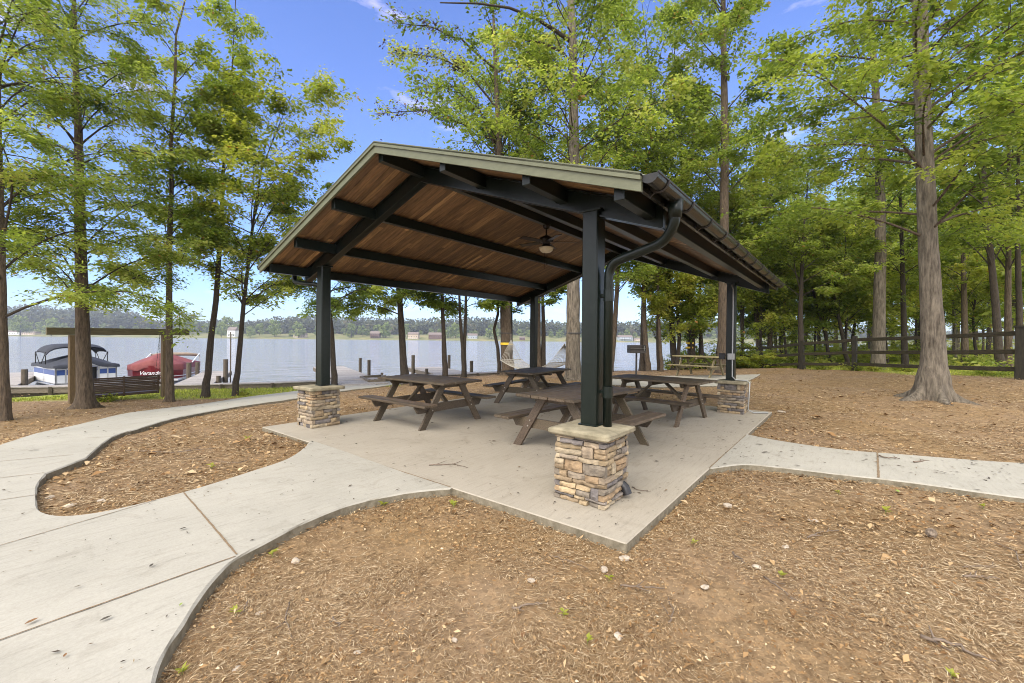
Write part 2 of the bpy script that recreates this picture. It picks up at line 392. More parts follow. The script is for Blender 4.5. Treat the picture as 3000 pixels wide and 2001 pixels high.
def fence_line():
    return [pt_depth(*q) for q in [(2142, 24), (2231, 22.5), (2350, 19.2), (2504, 16.7), (2990, 11.4), (4600, 9.0)]]
FENCE = fence_line()
def seg_dist(P, pts):
    best = np.full(len(P), 1e9)
    for a, b in zip(pts[:-1], pts[1:]):
        a = np.array(a); b = np.array(b); ab = b-a
        t = np.clip(((P-a)@ab)/(ab@ab), 0, 1); q = P-(a+t[:, None]*ab)
        best = np.minimum(best, np.hypot(q[:, 0], q[:, 1]))
    return best
def beyond_fence(P):
    s = np.full(len(P), False); best = np.full(len(P), 1e9)
    for a, b in zip(FENCE[:-1], FENCE[1:]):
        a = np.array(a); b = np.array(b); ab = b-a
        t = np.clip(((P-a)@ab)/(ab@ab), 0, 1); q = P-(a+t[:, None]*ab); d = np.hypot(q[:, 0], q[:, 1])
        cr_ = ab[0]*(P[:, 1]-a[1])-ab[1]*(P[:, 0]-a[0]); m = d < best; best[m] = d[m]; s[m] = cr_[m] > 0
    return s, best

# paved things drawn in plan first so that the terrain can stay under them
SLX, SLY = 7.62, 6.38
def spline(pts, n=8, closed=False):
    P = [Vector((*p[:2], 0)) for p in pts]; o = []
    N = len(P)
    for i in range(N-1 if not closed else N):
        p0 = P[(i-1) % N] if (closed or i > 0) else P[0]; p1 = P[i]; p2 = P[(i+1) % N]; p3 = P[(i+2) % N] if (closed or i+2 < N) else P[-1]
        for k in range(n):
            t = k/n
            o.append(.5*((2*p1)+(-p0+p2)*t+(2*p0-5*p1+4*p2-p3)*t*t+(-p0+3*p1-3*p2+p3)*t**3))
    if not closed: o.append(P[-1])
    return [(q.x, q.y) for q in o]
def og(px, py, off=.05):
    p = onground(px, py, off); return (p.x, p.y)
near_edge = [(-.004, 1.84), (-.2, 1.99), (-.46, 2.12), (-.82, 2.22), (-1.14, 2.2), (-1.52, 2.09), (-1.89, 1.93), (-2.03, 1.82), (-2.18, 1.64), (-2.31, 1.44), (-2.42, 1.27), (-2.50, 1.12), (-2.55, .9), (-2.6, .4), (-2.7, -.6), (-2.8, -2.5), (-2.9, -6)]
isl_lo = [(-.004, 4.71), (-.16, 4.5), (-.36, 4.27), (-.68, 3.99), (-1.1, 3.82), (-1.5, 3.68), (-1.76, 3.61), (-2.07, 3.56), (-2.33, 3.57), (-2.52, 3.67), (-2.62, 3.85), (-2.66, 4.1), (-2.64, 4.53), (-2.61, 4.92), (-2.52, 5.38)]
isl_up = [og(*q) for q in [(238, 1361), (327, 1286), (417, 1257), (506, 1230), (655, 1200), (760, 1183), (867, 1168), (990, 1147), (1060, 1138), (1119, 1131), (1180, 1124)]]
outer = [og(*q) for q in [(1150, 1116), (1040, 1122), (990, 1126), (867, 1145), (715, 1164), (560, 1187), (453, 1200), (357, 1214), (179, 1257), (0, 1309)]]
_o = outer[-1]
outer += [(_o[0]-1.2, _o[1]-2.2), (_o[0]-2.2, _o[1]-4.8), (_o[0]-3.0, _o[1]-8), (_o[0]-3.3, -6)]
sp_ne = spline(near_edge, 6); sp_lo = spline(isl_lo, 6); sp_up = spline(isl_up, 6); sp_out = spline(outer, 6)
PATH_L = sp_lo + sp_up[1:] + sp_out + list(reversed(sp_ne))
rp_top = [(4.74, -.004), (4.61, -.33), (4.56, -.83), (4.61, -1.28), (4.73, -1.6), (4.88, -1.97), (5.26, -3.03), (5.8, -4.4), (6.5, -6), (7.5, -8)]
rp_bot = [(2.40, -.004), (2.62, -.12), (2.8, -.23), (2.9, -.35), (2.97, -.53), (3.05, -.79), (3.14, -1.16), (3.25, -1.54), (3.32, -1.83), (3.37, -2.23), (3.45, -2.8), (3.8, -4.2), (4.4, -5.8), (5.2, -7.8)]
PATH_R = spline(rp_top, 6) + list(reversed(spline(rp_bot, 6)))
PAD = [pt_depth(*q) for q in [(1690, 13.6), (1760, 16.4), (2130, 16.9), (2228, 16.4), (2150, 13.3), (1900, 13.0)]]
PAD = spline(PAD, 1, True)
LINKP = [(7.64, 4.9), (PAD[-2][0], PAD[-2][1])]

def inpoly(X, Y, poly):
    P = np.array(poly); x0, y0 = P[:, 0], P[:, 1]; x1, y1 = np.roll(x0, -1), np.roll(y0, -1)
    ins = np.zeros(X.shape, bool)
    for a, b, c, d in zip(x0, y0, x1, y1):
        m = ((b > Y) != (d > Y)) & (X < (c-a)*(Y-b)/((d-b) if abs(d-b) > 1e-12 else 1e-12)+a)
        ins ^= m
    return ins

def ground_height(X, Y):
    z = gz_v(X, Y)
    s = shore_sd(X, Y)*SH_SIGN
    # bank: seawall drop on the left, softer bank on the right
    k = np.clip((s+.25)/.5, 0, 1)
    z = np.where(s < .25, z*k+(-2.2)*(1-k), z)
    return z, s
def terrain():
    # fine patch near, coarse far
    xs = np.concatenate([np.arange(-60, -12, 3.0), np.arange(-12, 30, .22), np.arange(30, 60, 1.0), np.arange(60, 200, 8)])
    ys = np.concatenate([np.arange(-80, -16, 4.0), np.arange(-16, 20, .22), np.arange(20, 60, 2.5)])
    X, Y = np.meshgrid(xs, ys)
    Z, S = ground_height(X, Y)
    # gentle random relief on open ground, kept off the paving
    pav = inpoly(X, Y, PATH_L) | inpoly(X, Y, PATH_R) | ((X > 0) & (X < SLX) & (Y > 0) & (Y < SLY)) | inpoly(X, Y, PAD)
    PP = np.stack([X.ravel(), Y.ravel()], 1)
    edge = np.minimum(np.minimum(seg_dist(PP, PATH_L+[PATH_L[0]]), seg_dist(PP, PATH_R+[PATH_R[0]])), np.minimum(seg_dist(PP, PAD+[PAD[0]]), seg_dist(PP, [(0, 0), (SLX, 0), (SLX, SLY), (0, SLY), (0, 0)]))).reshape(X.shape)
    deep = pav & (edge > .24)
    rel = np.array([mnoise.noise(Vector((x*1.3, y*1.3, 0)))*.018+mnoise.noise(Vector((x*3.7, y*3.7, 4)))*.008 for x, y in zip(X.ravel(), Y.ravel())]).reshape(X.shape)
    Z = np.where(deep, Z-.05, Z+rel*(np.abs(S) > .5)*np.clip(edge*2+.2, .2, 1)+.022*np.exp(-edge/.18)*(~pav))
    P = np.stack([X.ravel(), Y.ravel()], 1)
    by, fd = beyond_fence(P); by = by.reshape(X.shape); fd = fd.reshape(X.shape)
    g = np.zeros(X.shape)
    left = X < 6.5
    wob = rel*22
    g = np.maximum(g, np.where(left, np.clip((3.3+wob-S)/.35, 0, 1), 0))
    vn = np.array([mnoise.noise(Vector((x*.35, y*.35, 9)))*.5+.5 for x, y in zip(X.ravel(), Y.ravel())]).reshape(X.shape)
    g = np.maximum(g, np.where(by, np.clip((fd-.1+wob)*1.2, 0, 1)*np.clip(.55+vn*.7, 0, 1), 0))
    n = X.shape; idx = np.arange(X.size).reshape(n)
    F = np.stack([idx[:-1, :-1].ravel(), idx[:-1, 1:].ravel(), idx[1:, 1:].ravel(), idx[1:, :-1].ravel()], 1)
    V = np.stack([X.ravel(), Y.ravel(), Z.ravel()], 1)
    und = np.clip(-S*3, 0, 1)
    o = mesh_np('ground', V, F, MT['ground'], attrs={'grass': g.ravel(), 'under': und.ravel()}, smooth=True)
    tag(o, 'brown leaf and pine straw covered ground sloping down to the lake', kind='structure')
terrain()

# ---- water
def water_mat():
    m, nt, b = newmat('lake water')
    v = coords(nt, (1, 1, 1))
    v1 = coords(nt, (.32, .9, 1), rot=(0, 0, -.9))
    n1a = noise(nt, v1, 1.5, 5, .6, .4); n1b = noise(nt, v1, .45, 3, .55, .6); n1 = mixc(nt, .6, n1a, n1b); n2 = noise(nt, v, .05, 3, .5)
    b.inputs['Base Color'].default_value = (.31, .315, .315, 1); b.inputs['Roughness'].default_value = .07
    b.inputs['Specular IOR Level'].default_value = .9; b.inputs['IOR'].default_value = 1.33
    bump(nt, b, n1, 1.0, 1.1)
    return m
MT['water'] = water_mat()
def water():
    xs = [-1500, 1500]
    mb = MB(); c = CAM
    mb.add([(c.x-1400, c.y-1400, WATER_Z), (c.x+1400, c.y-1400, WATER_Z), (c.x+1400, c.y+1400, WATER_Z), (c.x-1400, c.y+1400, WATER_Z)], [(0, 1, 2, 3)])
    o = mb.build('water', MT['water']); tag(o, 'pale blue rippled lake', kind='structure')
water()

# ---- concrete
def concrete_mat(name, lo, hi, streak=True):
    m, nt, b = newmat(name)
    v = coords(nt, (1, 1, 1)); big = noise(nt, v, .8, 5, .6, .5); fine = noise(nt, v, 60, 6, .8)
    sv = coords(nt, (1.1, 9, 1), rot=(0, 0, -.30)); st = noise(nt, sv, 3.2, 7, .65, .3)
    c = ramp(nt, big, [(.3, lo), (.7, hi)])
    c = mixc(nt, .5, c, ramp(nt, fine, [(.3, (.72, .72, .72)), (.6, (1.05, 1.05, 1.05))]), 'MULTIPLY')
    c = mixc(nt, .6, c, ramp(nt, noise(nt, v, 2.6, 8, .75, 1.2), [(.32, (.74, .72, .69)), (.46, (1, 1, 1))]), 'MULTIPLY')
    c = mixc(nt, .5, c, ramp(nt, st, [(.28, (.62, .61, .59)), (.45, (.96, .96, .96)), (.7, (1.06, 1.06, 1.06))]), 'MULTIPLY')
    # dark stains on the broken edge faces: they are rough and dirty all round
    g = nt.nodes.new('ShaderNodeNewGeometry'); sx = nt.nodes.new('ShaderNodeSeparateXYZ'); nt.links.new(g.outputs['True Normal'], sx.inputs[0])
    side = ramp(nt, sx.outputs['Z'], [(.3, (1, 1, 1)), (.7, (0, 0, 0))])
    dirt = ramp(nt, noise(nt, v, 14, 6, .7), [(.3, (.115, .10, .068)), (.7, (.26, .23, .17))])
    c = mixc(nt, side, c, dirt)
    nt.links.new(c, b.inputs['Base Color']); b.inputs['Roughness'].default_value = .9; b.inputs['Specular IOR Level'].default_value = .25
    bump(nt, b, fine, .35, .004)
    return m
MT['path'] = concrete_mat('pale broom finished concrete', (.335, .32, .272), (.405, .386, .330))
MT['slab'] = concrete_mat('tan smooth concrete', (.335, .302, .243), (.395, .358, .292))

def paved(name, poly, top, mat, label, depth=.22, edge_noise=.012, step=.16, skirt_round=.012):
    """sheet following top(x,y) with rounded shoulder and vertical sides"""
    P = [Vector((p[0], p[1])) for p in poly]
    # densify
    D = []
    for a, b in zip(P, P[1:]+P[:1]):
        L = (b-a).length; k = max(1, int(L/.12))
        for i in range(k): D.append(a+(b-a)*(i/k))
    D = [q for i, q in enumerate(D) if (q-D[i-1]).length > .015]
    n = len(D)
    xs = [q.x for q in D]; ys = [q.y for q in D]
    gx, gy = np.meshgrid(np.arange(min(xs), max(xs), step*3), np.arange(min(ys), max(ys), step*3))
    ins = inpoly(gx, gy, [(q.x, q.y) for q in D])
    pts = [Vector((a, b)) for a, b in zip(gx[ins], gy[ins])]
    edges = [(i, (i+1) % n) for i in range(n)]
    r = delaunay_2d_cdt(D+pts, edges, [], 1, 1e-4)
    V, F = r[0], r[2]
    mb = MB()
    vs = [(v.x, v.y, top(v.x, v.y)) for v in V]
    cen_ok = []
    for f in F:
        c = sum((V[i] for i in f), Vector((0, 0)))/len(f)
        if inpoly(np.array([c.x]), np.array([c.y]), [(q.x, q.y) for q in D])[0]: cen_ok.append(f)
    fs = []
    for f in cen_ok:
        a, b, c = V[f[0]], V[f[1]], V[f[2]]
        cr_ = (b-a).cross(c-a)
        fs.append(tuple(f) if cr_ > 0 else tuple(reversed(f)))
    mb.add(vs, fs)
    area = sum(D[i].x*D[(i+1) % n].y-D[(i+1) % n].x*D[i].y for i in range(n))
    sg = 1 if area > 0 else -1
    rings = []
    for (off, dz) in ((0, 0), (.012, -.012), (.016, -depth*.5), (.02, -depth)):
        ring = []
        for i in range(n):
            t = (D[(i+1) % n]-D[i-1]); t = t.normalized() if t.length > 1e-9 else Vector((1, 0)); nn = Vector((t.y, -t.x))*sg
            e = edge_noise*(mnoise.noise(Vector((D[i].x*5, D[i].y*5, dz*20)))) if off > 0 else 0
            o_ = off if top is not slab_top else 0
            q = D[i]+nn*(o_+e*(o_ > 0)); ring.append((q.x, q.y, top(D[i].x, D[i].y)+dz))
        rings.append(ring)
    vs = [q for r_ in rings for q in r_]
    fs = []
    for a in range(len(rings)-1):
        for i in range(n):
            j = (i+1) % n; q = (a*n+i, a*n+j, (a+1)*n+j, (a+1)*n+i)
            fs.append(tuple(reversed(q)) if sg > 0 else q)
    mb.add(vs, fs)
    o = mb.build(name, mat); tag(o, label, kind='structure'); return o
def slab_top(x, y): return 0.0
def path_top(x, y):
    d = hypot(x-.5, y-3)
    return gz(x, y)+.087-.035*min(1, max(0, (d-4)/6))
paved('path', PATH_L, path_top, MT['path'], 'pale concrete path curving from the pavilion slab round a bare island to the dock')
paved('path', PATH_R, path_top, MT['path'], 'pale concrete path leaving the right side of the pavilion slab')
paved('pad', PAD, lambda x, y: gz(x, y)+.05, MT['path'], 'pale concrete pad under the far picnic table')
# slab: bevelled box
mb = MB()
mb.box((SLX/2, SLY/2, -.14), (SLX, SLY, .28), bev=.008)
o = mb.build('slab', MT['slab']); tag(o, 'tan concrete slab under the picnic pavilion', kind='structure')
# crumbs of concrete at joints: dark joint strips, laid just above
MT['joint'] = simple('debris filled joint', (.09, .065, .04), (.30, .21, .12), 60, .95, bmp=.5)
def strip(name, pts, wd, topf, label, jit=.3):
    pts = [Vector((*p, 0)) for p in pts]; D = []
    for a, b in zip(pts[:-1], pts[1:]):
        k = max(2, int((b-a).length/.04))
        for i in range(k): D.append(a+(b-a)*i/k)
    D.append(pts[-1]); vs = []
    for i, q in enumerate(D):
        t = (D[min(i+1, len(D)-1)]-D[max(i-1, 0)]).normalized(); nn = Vector((-t.y, t.x, 0))
        w1 = wd*(1+jit*random.uniform(-1, 1)); w2 = wd*(1+jit*random.uniform(-1, 1))
        a = q+nn*w1/2; b = q-nn*w2/2
        vs += [(a.x, a.y, topf(q.x, q.y)+.004), (b.x, b.y, topf(q.x, q.y)+.004)]
    mb = MB(); mb.add(vs, [(2*i+1, 2*i+3, 2*i+2, 2*i) for i in range(len(D)-1)])
    o = mb.build(name, MT['joint']); tag(o, label, kind='structure')
strip('path_joint', [(-1.77, 3.59), (-1.885, 1.96)], .013, path_top, 'debris filled joint across the near path')
strip('path_joint', [(-1.90, 1.94), (-2.91, 1.90), (-6, 1.7)], .011, path_top, 'long thin joint along the near path')
strip('path_joint', [(-1.98, 3.55), (-2.88, 3.32), (-5, 2.8)], .008, path_top, 'hairline joint below the bare island')
strip('path_joint', [(3.26, -1.55), (4.72, -1.6)], .02, path_top, 'leaf filled joint across the right path')
strip('path_joint', [(-.002, 1.86), (-.002, 4.7)], .014, lambda x, y: 0.0, 'dark seam between slab and left path')
strip('path_joint', [(2.42, -.002), (4.72, -.002)], .026, lambda x, y: 0.0, 'leaf filled seam between slab and right path')
strip('path_joint', [(3.3, .03), (3.5, 6.34)], .004, lambda x, y: 0.0, 'hairline saw cut across the slab')
_pa = og(0, 1480); 
for k, (a, b) in enumerate([((0, 1360), (215, 1341)), ((0, 1411), (130, 1396)), ((0, 1478), (105, 1462)), ((480, 1203), (560, 1207)), ((250, 1290), (330, 1286))]):
    strip('path_joint', [og(*a), og(*b)], .008, path_top, 'hairline joint across the lakeward path, number %s from the left' % ['first', 'second', 'third', 'fourth', 'fifth'][k])

# ================================================================== LITTER, GRASS
PAVN = [np.array(PATH_L), np.array(PATH_R), np.array(PAD)]
def on_paved(X, Y, m=0.0):
    r = inpoly(X, Y, PATH_L) | inpoly(X, Y, PATH_R) | inpoly(X, Y, PAD) | ((X > -m) & (X < SLX+m) & (Y > -m) & (Y < SLY+m))
    return r
def in_view(X, Y, marg=1.05):
    dx = X-CAM.x; dy = Y-CAM.y
    f = dx*CF.x+dy*CF.y; r = dx*CR.x+dy*CR.y
    return (f > .9) & (np.abs(r) < f*1.2*marg+.6)
def scatter_polar(n, dmin, dmax, pw):
    """points round the camera's side of the place; density falls with distance"""
    u = RNG.random(n); d = dmin*(dmax/dmin)**(u**pw)
    a = RNG.uniform(-.93, .93, n)+YAW
    return CAM.x+np.sin(a)*d, CAM.y+np.cos(a)*d, d
def leaf_quads(P, D, N, L, W, fold=.25, lift=None):
    """rhombic leaves: P base, D unit direction, N unit normal"""
    S = np.cross(N, D); S /= np.linalg.norm(S, axis=1, keepdims=True)+1e-9
    L = L[:, None]; W = W[:, None]
    v0 = P; v1 = P+D*L*.45+S*W*.5+N*W*fold; v2 = P+D*L; v3 = P+D*L*.45-S*W*.5+N*W*fold
    V = np.stack([v0, v1, v2, v3], 1).reshape(-1, 3)
    F = np.arange(len(P)*4).reshape(-1, 4)
    return V, F
def attrmat(name, stops, rough=.85, transl=0):
    m, nt, b = newmat(name); a = _n(nt, 'ShaderNodeAttribute', attribute_name='v')
    c = ramp(nt, a.outputs['Fac'], stops); nt.links.new(c, b.inputs['Base Color']); b.inputs['Roughness'].default_value = rough
    b.inputs['Specular IOR Level'].default_value = .25
    return m
MT['straw'] = attrmat('pine straw', [(0, (.11, .062, .030)), (.3, (.24, .150, .074)), (.6, (.39, .28, .155)), (1, (.62, .51, .34))])
MT['dead_leaf'] = attrmat('dead leaves', [(0, (.09, .045, .02)), (.25, (.24, .135, .055)), (.6, (.40, .27, .135)), (.88, (.52, .39, .23)), (1, (.66, .57, .42))])
MT['debris'] = attrmat('dark catkins and bits', [(0, (.035, .026, .018)), (.6, (.11, .08, .055)), (.9, (.22, .15, .08)), (1, (.20, .24, .05))])

def clump(X, Y, s, seed):
    return np.array([mnoise.noise(Vector((x*s, y*s, seed)))*.5+.5 for x, y in zip(X, Y)])
def straw():
    X, Y, d = scatter_polar(560000, 1.5, 20, .95)
    keep = ~on_paved(X, Y, .02); keep &= (shore_sd(X, Y)*SH_SIGN > .8)
    X, Y, d = X[keep], Y[keep], d[keep]
    cl = clump(X, Y, .8, 3); cl2 = clump(X, Y, 3.5, 5)
    nearcurb = 0
    keep = RNG.random(len(X)) < np.clip((cl-.33)*2.2+(cl2-.5)*1.2+.22, .04, 1)
    X, Y, d = X[keep], Y[keep], d[keep]; n = len(X)
    Z = gz_v(X, Y)+RNG.uniform(.002, .030, n)
    fa = clump(X, Y, 1.5, 11)*pi*3+RNG.normal(0, .8, n)
    D = np.stack([np.cos(fa), np.sin(fa), RNG.normal(0, .10, n)], 1); D /= np.linalg.norm(D, axis=1, keepdims=True)
    N = np.stack([RNG.normal(0, .3, n), RNG.normal(0, .3, n), np.ones(n)], 1); N /= np.linalg.norm(N, axis=1, keepdims=True)
    L = RNG.uniform(.02, .085, n)*np.clip(d/4, .8, 1.4); W = RNG.uniform(.0014, .0027, n)*np.clip(d/2.2, 1, 4)
    V, F = leaf_quads(np.stack([X, Y, Z], 1), D, N, L, W, .1)
    v = np.repeat(np.clip(RNG.normal(.45, .28, n)+(cl[keep]-.5)*.3, 0, 1), 4)
    o = mesh_np('pine_straw', V, F, MT['straw'], attrs={'v': v})
    tag(o, 'tan pine straw lying over the bare ground', kind='stuff')
straw()
def dead_leaves():
    X, Y, d = scatter_polar(280000, 1.6, 24, .9)
    keep = ~on_paved(X, Y, .01); keep &= (shore_sd(X, Y)*SH_SIGN > .7)
    X, Y, d = X[keep], Y[keep], d[keep]
    # more of them at kerbs
    P = np.stack([X, Y], 1)
    kd = np.minimum(seg_dist(P, sp_ne), seg_dist(P, spline(rp_bot, 3)))
    kd = np.minimum(kd, seg_dist(P, [(0, 0), (SLX, 0)])); kd = np.minimum(kd, seg_dist(P, [(0, 0), (0, SLY)]))
    cl = clump(X, Y, 1.1, 21)
    keep = RNG.random(len(X)) < np.clip((cl-.38)*1.6+.18+np.exp(-kd/.15)*.8, .05, 1)
    X, Y, d = X[keep], Y[keep], d[keep]; n = len(X)
    Z = gz_v(X, Y)+RNG.uniform(.004, .035, n)
    fa = RNG.uniform(0, 2*pi, n)
    D = np.stack([np.cos(fa), np.sin(fa), RNG.normal(0, .25, n)], 1); D /= np.linalg.norm(D, axis=1, keepdims=True)
    N = np.stack([RNG.normal(0, .4, n), RNG.normal(0, .4, n), np.ones(n)], 1); N /= np.linalg.norm(N, axis=1, keepdims=True)
    L = np.exp(RNG.normal(np.log(.0130), .5, n))*np.where(RNG.random(n) < .03, 1.9, 1)*np.clip(d/3.5, .85, 1.9); W = L*RNG.uniform(.25, .6, n)
    V, F = leaf_quads(np.stack([X, Y, Z], 1), D, N, L, W, .35)
    v = np.repeat(np.clip(RNG.beta(1.4, 1.9, n), 0, 1), 4)
    o = mesh_np('dead_leaves', V, F, MT['dead_leaf'], attrs={'v': v})
    tag(o, 'curled dead leaves and chips scattered over the ground', kind='stuff')
dead_leaves()
def debris():
    X, Y, d = scatter_polar(60000, 1.5, 22, .9)
    k = on_paved(X, Y, -.02)
    inslab = (X > .02) & (X < SLX) & (Y > .02) & (Y < SLY)
    right = X-CAM.x > 0
    cl = clump(X, Y, 1.3, 33); ang = np.arctan2(X-CAM.x, Y-CAM.y)-YAW
    dens = np.where(inslab, .12, .16)*np.clip((cl-.3)*3, .15, 1.6)*np.clip(.6+ang*1.6, .4, 2.4)
    keep = k & (RNG.random(len(X)) < dens)
    X, Y, d, inslab = X[keep], Y[keep], d[keep], inslab[keep]; n = len(X)
    Z = np.where(inslab, 0.0, np.array([path_top(x, y) for x, y in zip(X, Y)]))+RNG.uniform(.006, .012, n)
    fa = RNG.uniform(0, 2*pi, n)
    D = np.stack([np.cos(fa), np.sin(fa), RNG.normal(0, .06, n)], 1); N = np.stack([RNG.normal(0, .15, n), RNG.normal(0, .15, n), np.ones(n)], 1)
    D /= np.linalg.norm(D, axis=1, keepdims=True); N /= np.linalg.norm(N, axis=1, keepdims=True)
    L = np.exp(RNG.normal(np.log(.019), .45, n))*np.clip(d/3.5, .8, 2.2); W = L*RNG.uniform(.12, .4, n)
    V, F = leaf_quads(np.stack([X, Y, Z], 1), D, N, L, W, .15)
    o = mesh_np('path_debris', V, F, MT['debris'], attrs={'v': np.repeat(RNG.beta(1.2, 2.2, n), 4)})
    tag(o, 'small dark catkins and leaf bits lying on the concrete', kind='stuff')
debris()
MT['grass'] = attrmat('grass blades', [(0, (.12, .16, .02)), (.5, (.30, .35, .045)), (1, (.50, .50, .10))], .6)
def grass():
    # strip along the seawall
    Xs, Ys = [], []
    n = 90000
    X = RNG.uniform(-14, 7, n); Y = RNG.uniform(7, 19, n); s = shore_sd(X, Y)*SH_SIGN
    k = (s > .25) & (s < 3.3+clump(X, Y, 1, 2)*.7-.35) & ~on_paved(X, Y, .02) & in_view(X, Y)
    Xs.append(X[k]); Ys.append(Y[k])
    X = RNG.uniform(8, 60, 160000); Y = RNG.uniform(-20, 22, 160000); P = np.stack([X, Y], 1); by, fd = beyond_fence(P); s = shore_sd(X, Y)*SH_SIGN
    d = np.hypot(X-CAM.x, Y-CAM.y)
    k = by & (fd > .05) & (s > .3) & in_view(X, Y) & (RNG.random(len(X)) < np.clip(18/d, 0, 1)) & (clump(X, Y, .5, 7) > .34)
    Xs.append(X[k]); Ys.append(Y[k])
    X = np.concatenate(Xs); Y = np.concatenate(Ys); n = len(X)
    P = np.stack([X, Y, gz_v(X, Y)-.01], 1)
    fa = RNG.uniform(0, 2*pi, n)
    D = np.stack([np.cos(fa)*.35, np.sin(fa)*.35, np.ones(n)], 1); D /= np.linalg.norm(D, axis=1, keepdims=True)
    N = np.stack([np.sin(fa), -np.cos(fa), RNG.normal(0, .1, n)], 1)
    far = np.hypot(X-CAM.x, Y-CAM.y)
    L = RNG.uniform(.04, .09, n)*np.clip(far/14, 1, 3.0); W = RNG.uniform(.006, .014, n)*np.clip(far/12, 1, 4)
    V, F = leaf_quads(P, D, N, L, W, .1)
    o = mesh_np('grass', V, F, MT['grass'], attrs={'v': np.repeat(np.clip(RNG.normal(.55, .22, n), 0, 1), 4)})
    tag(o, 'yellow green grass along the seawall and beyond the fence', kind='stuff')
grass()
# ================================================================== PAVILION
PX1, PX2, PY1, PY2 = .78, 7.06, .70, 5.87         # post centres
BX1, BX2 = .685, 7.05; BY1, BY2 = .655, 5.87       # stone base centres
RX0, RX1 = .02, 7.61                               # gable planes
RYC, RYR, RYL = 3.25, -.046, 6.555
RZP, RZE = 3.869, 2.724
SLOPE = (RZP-RZE)/(RYC-RYR)
def roof_z(y): return RZP-abs(y-RYC)*SLOPE
SA_ = atan2(SLOPE, 1)
pav = empty('picnic_pavilion', (0, 0, 0))
tag(pav, 'open picnic pavilion with plank ceiling, dark steel posts and stacked stone bases', 'pavilion')

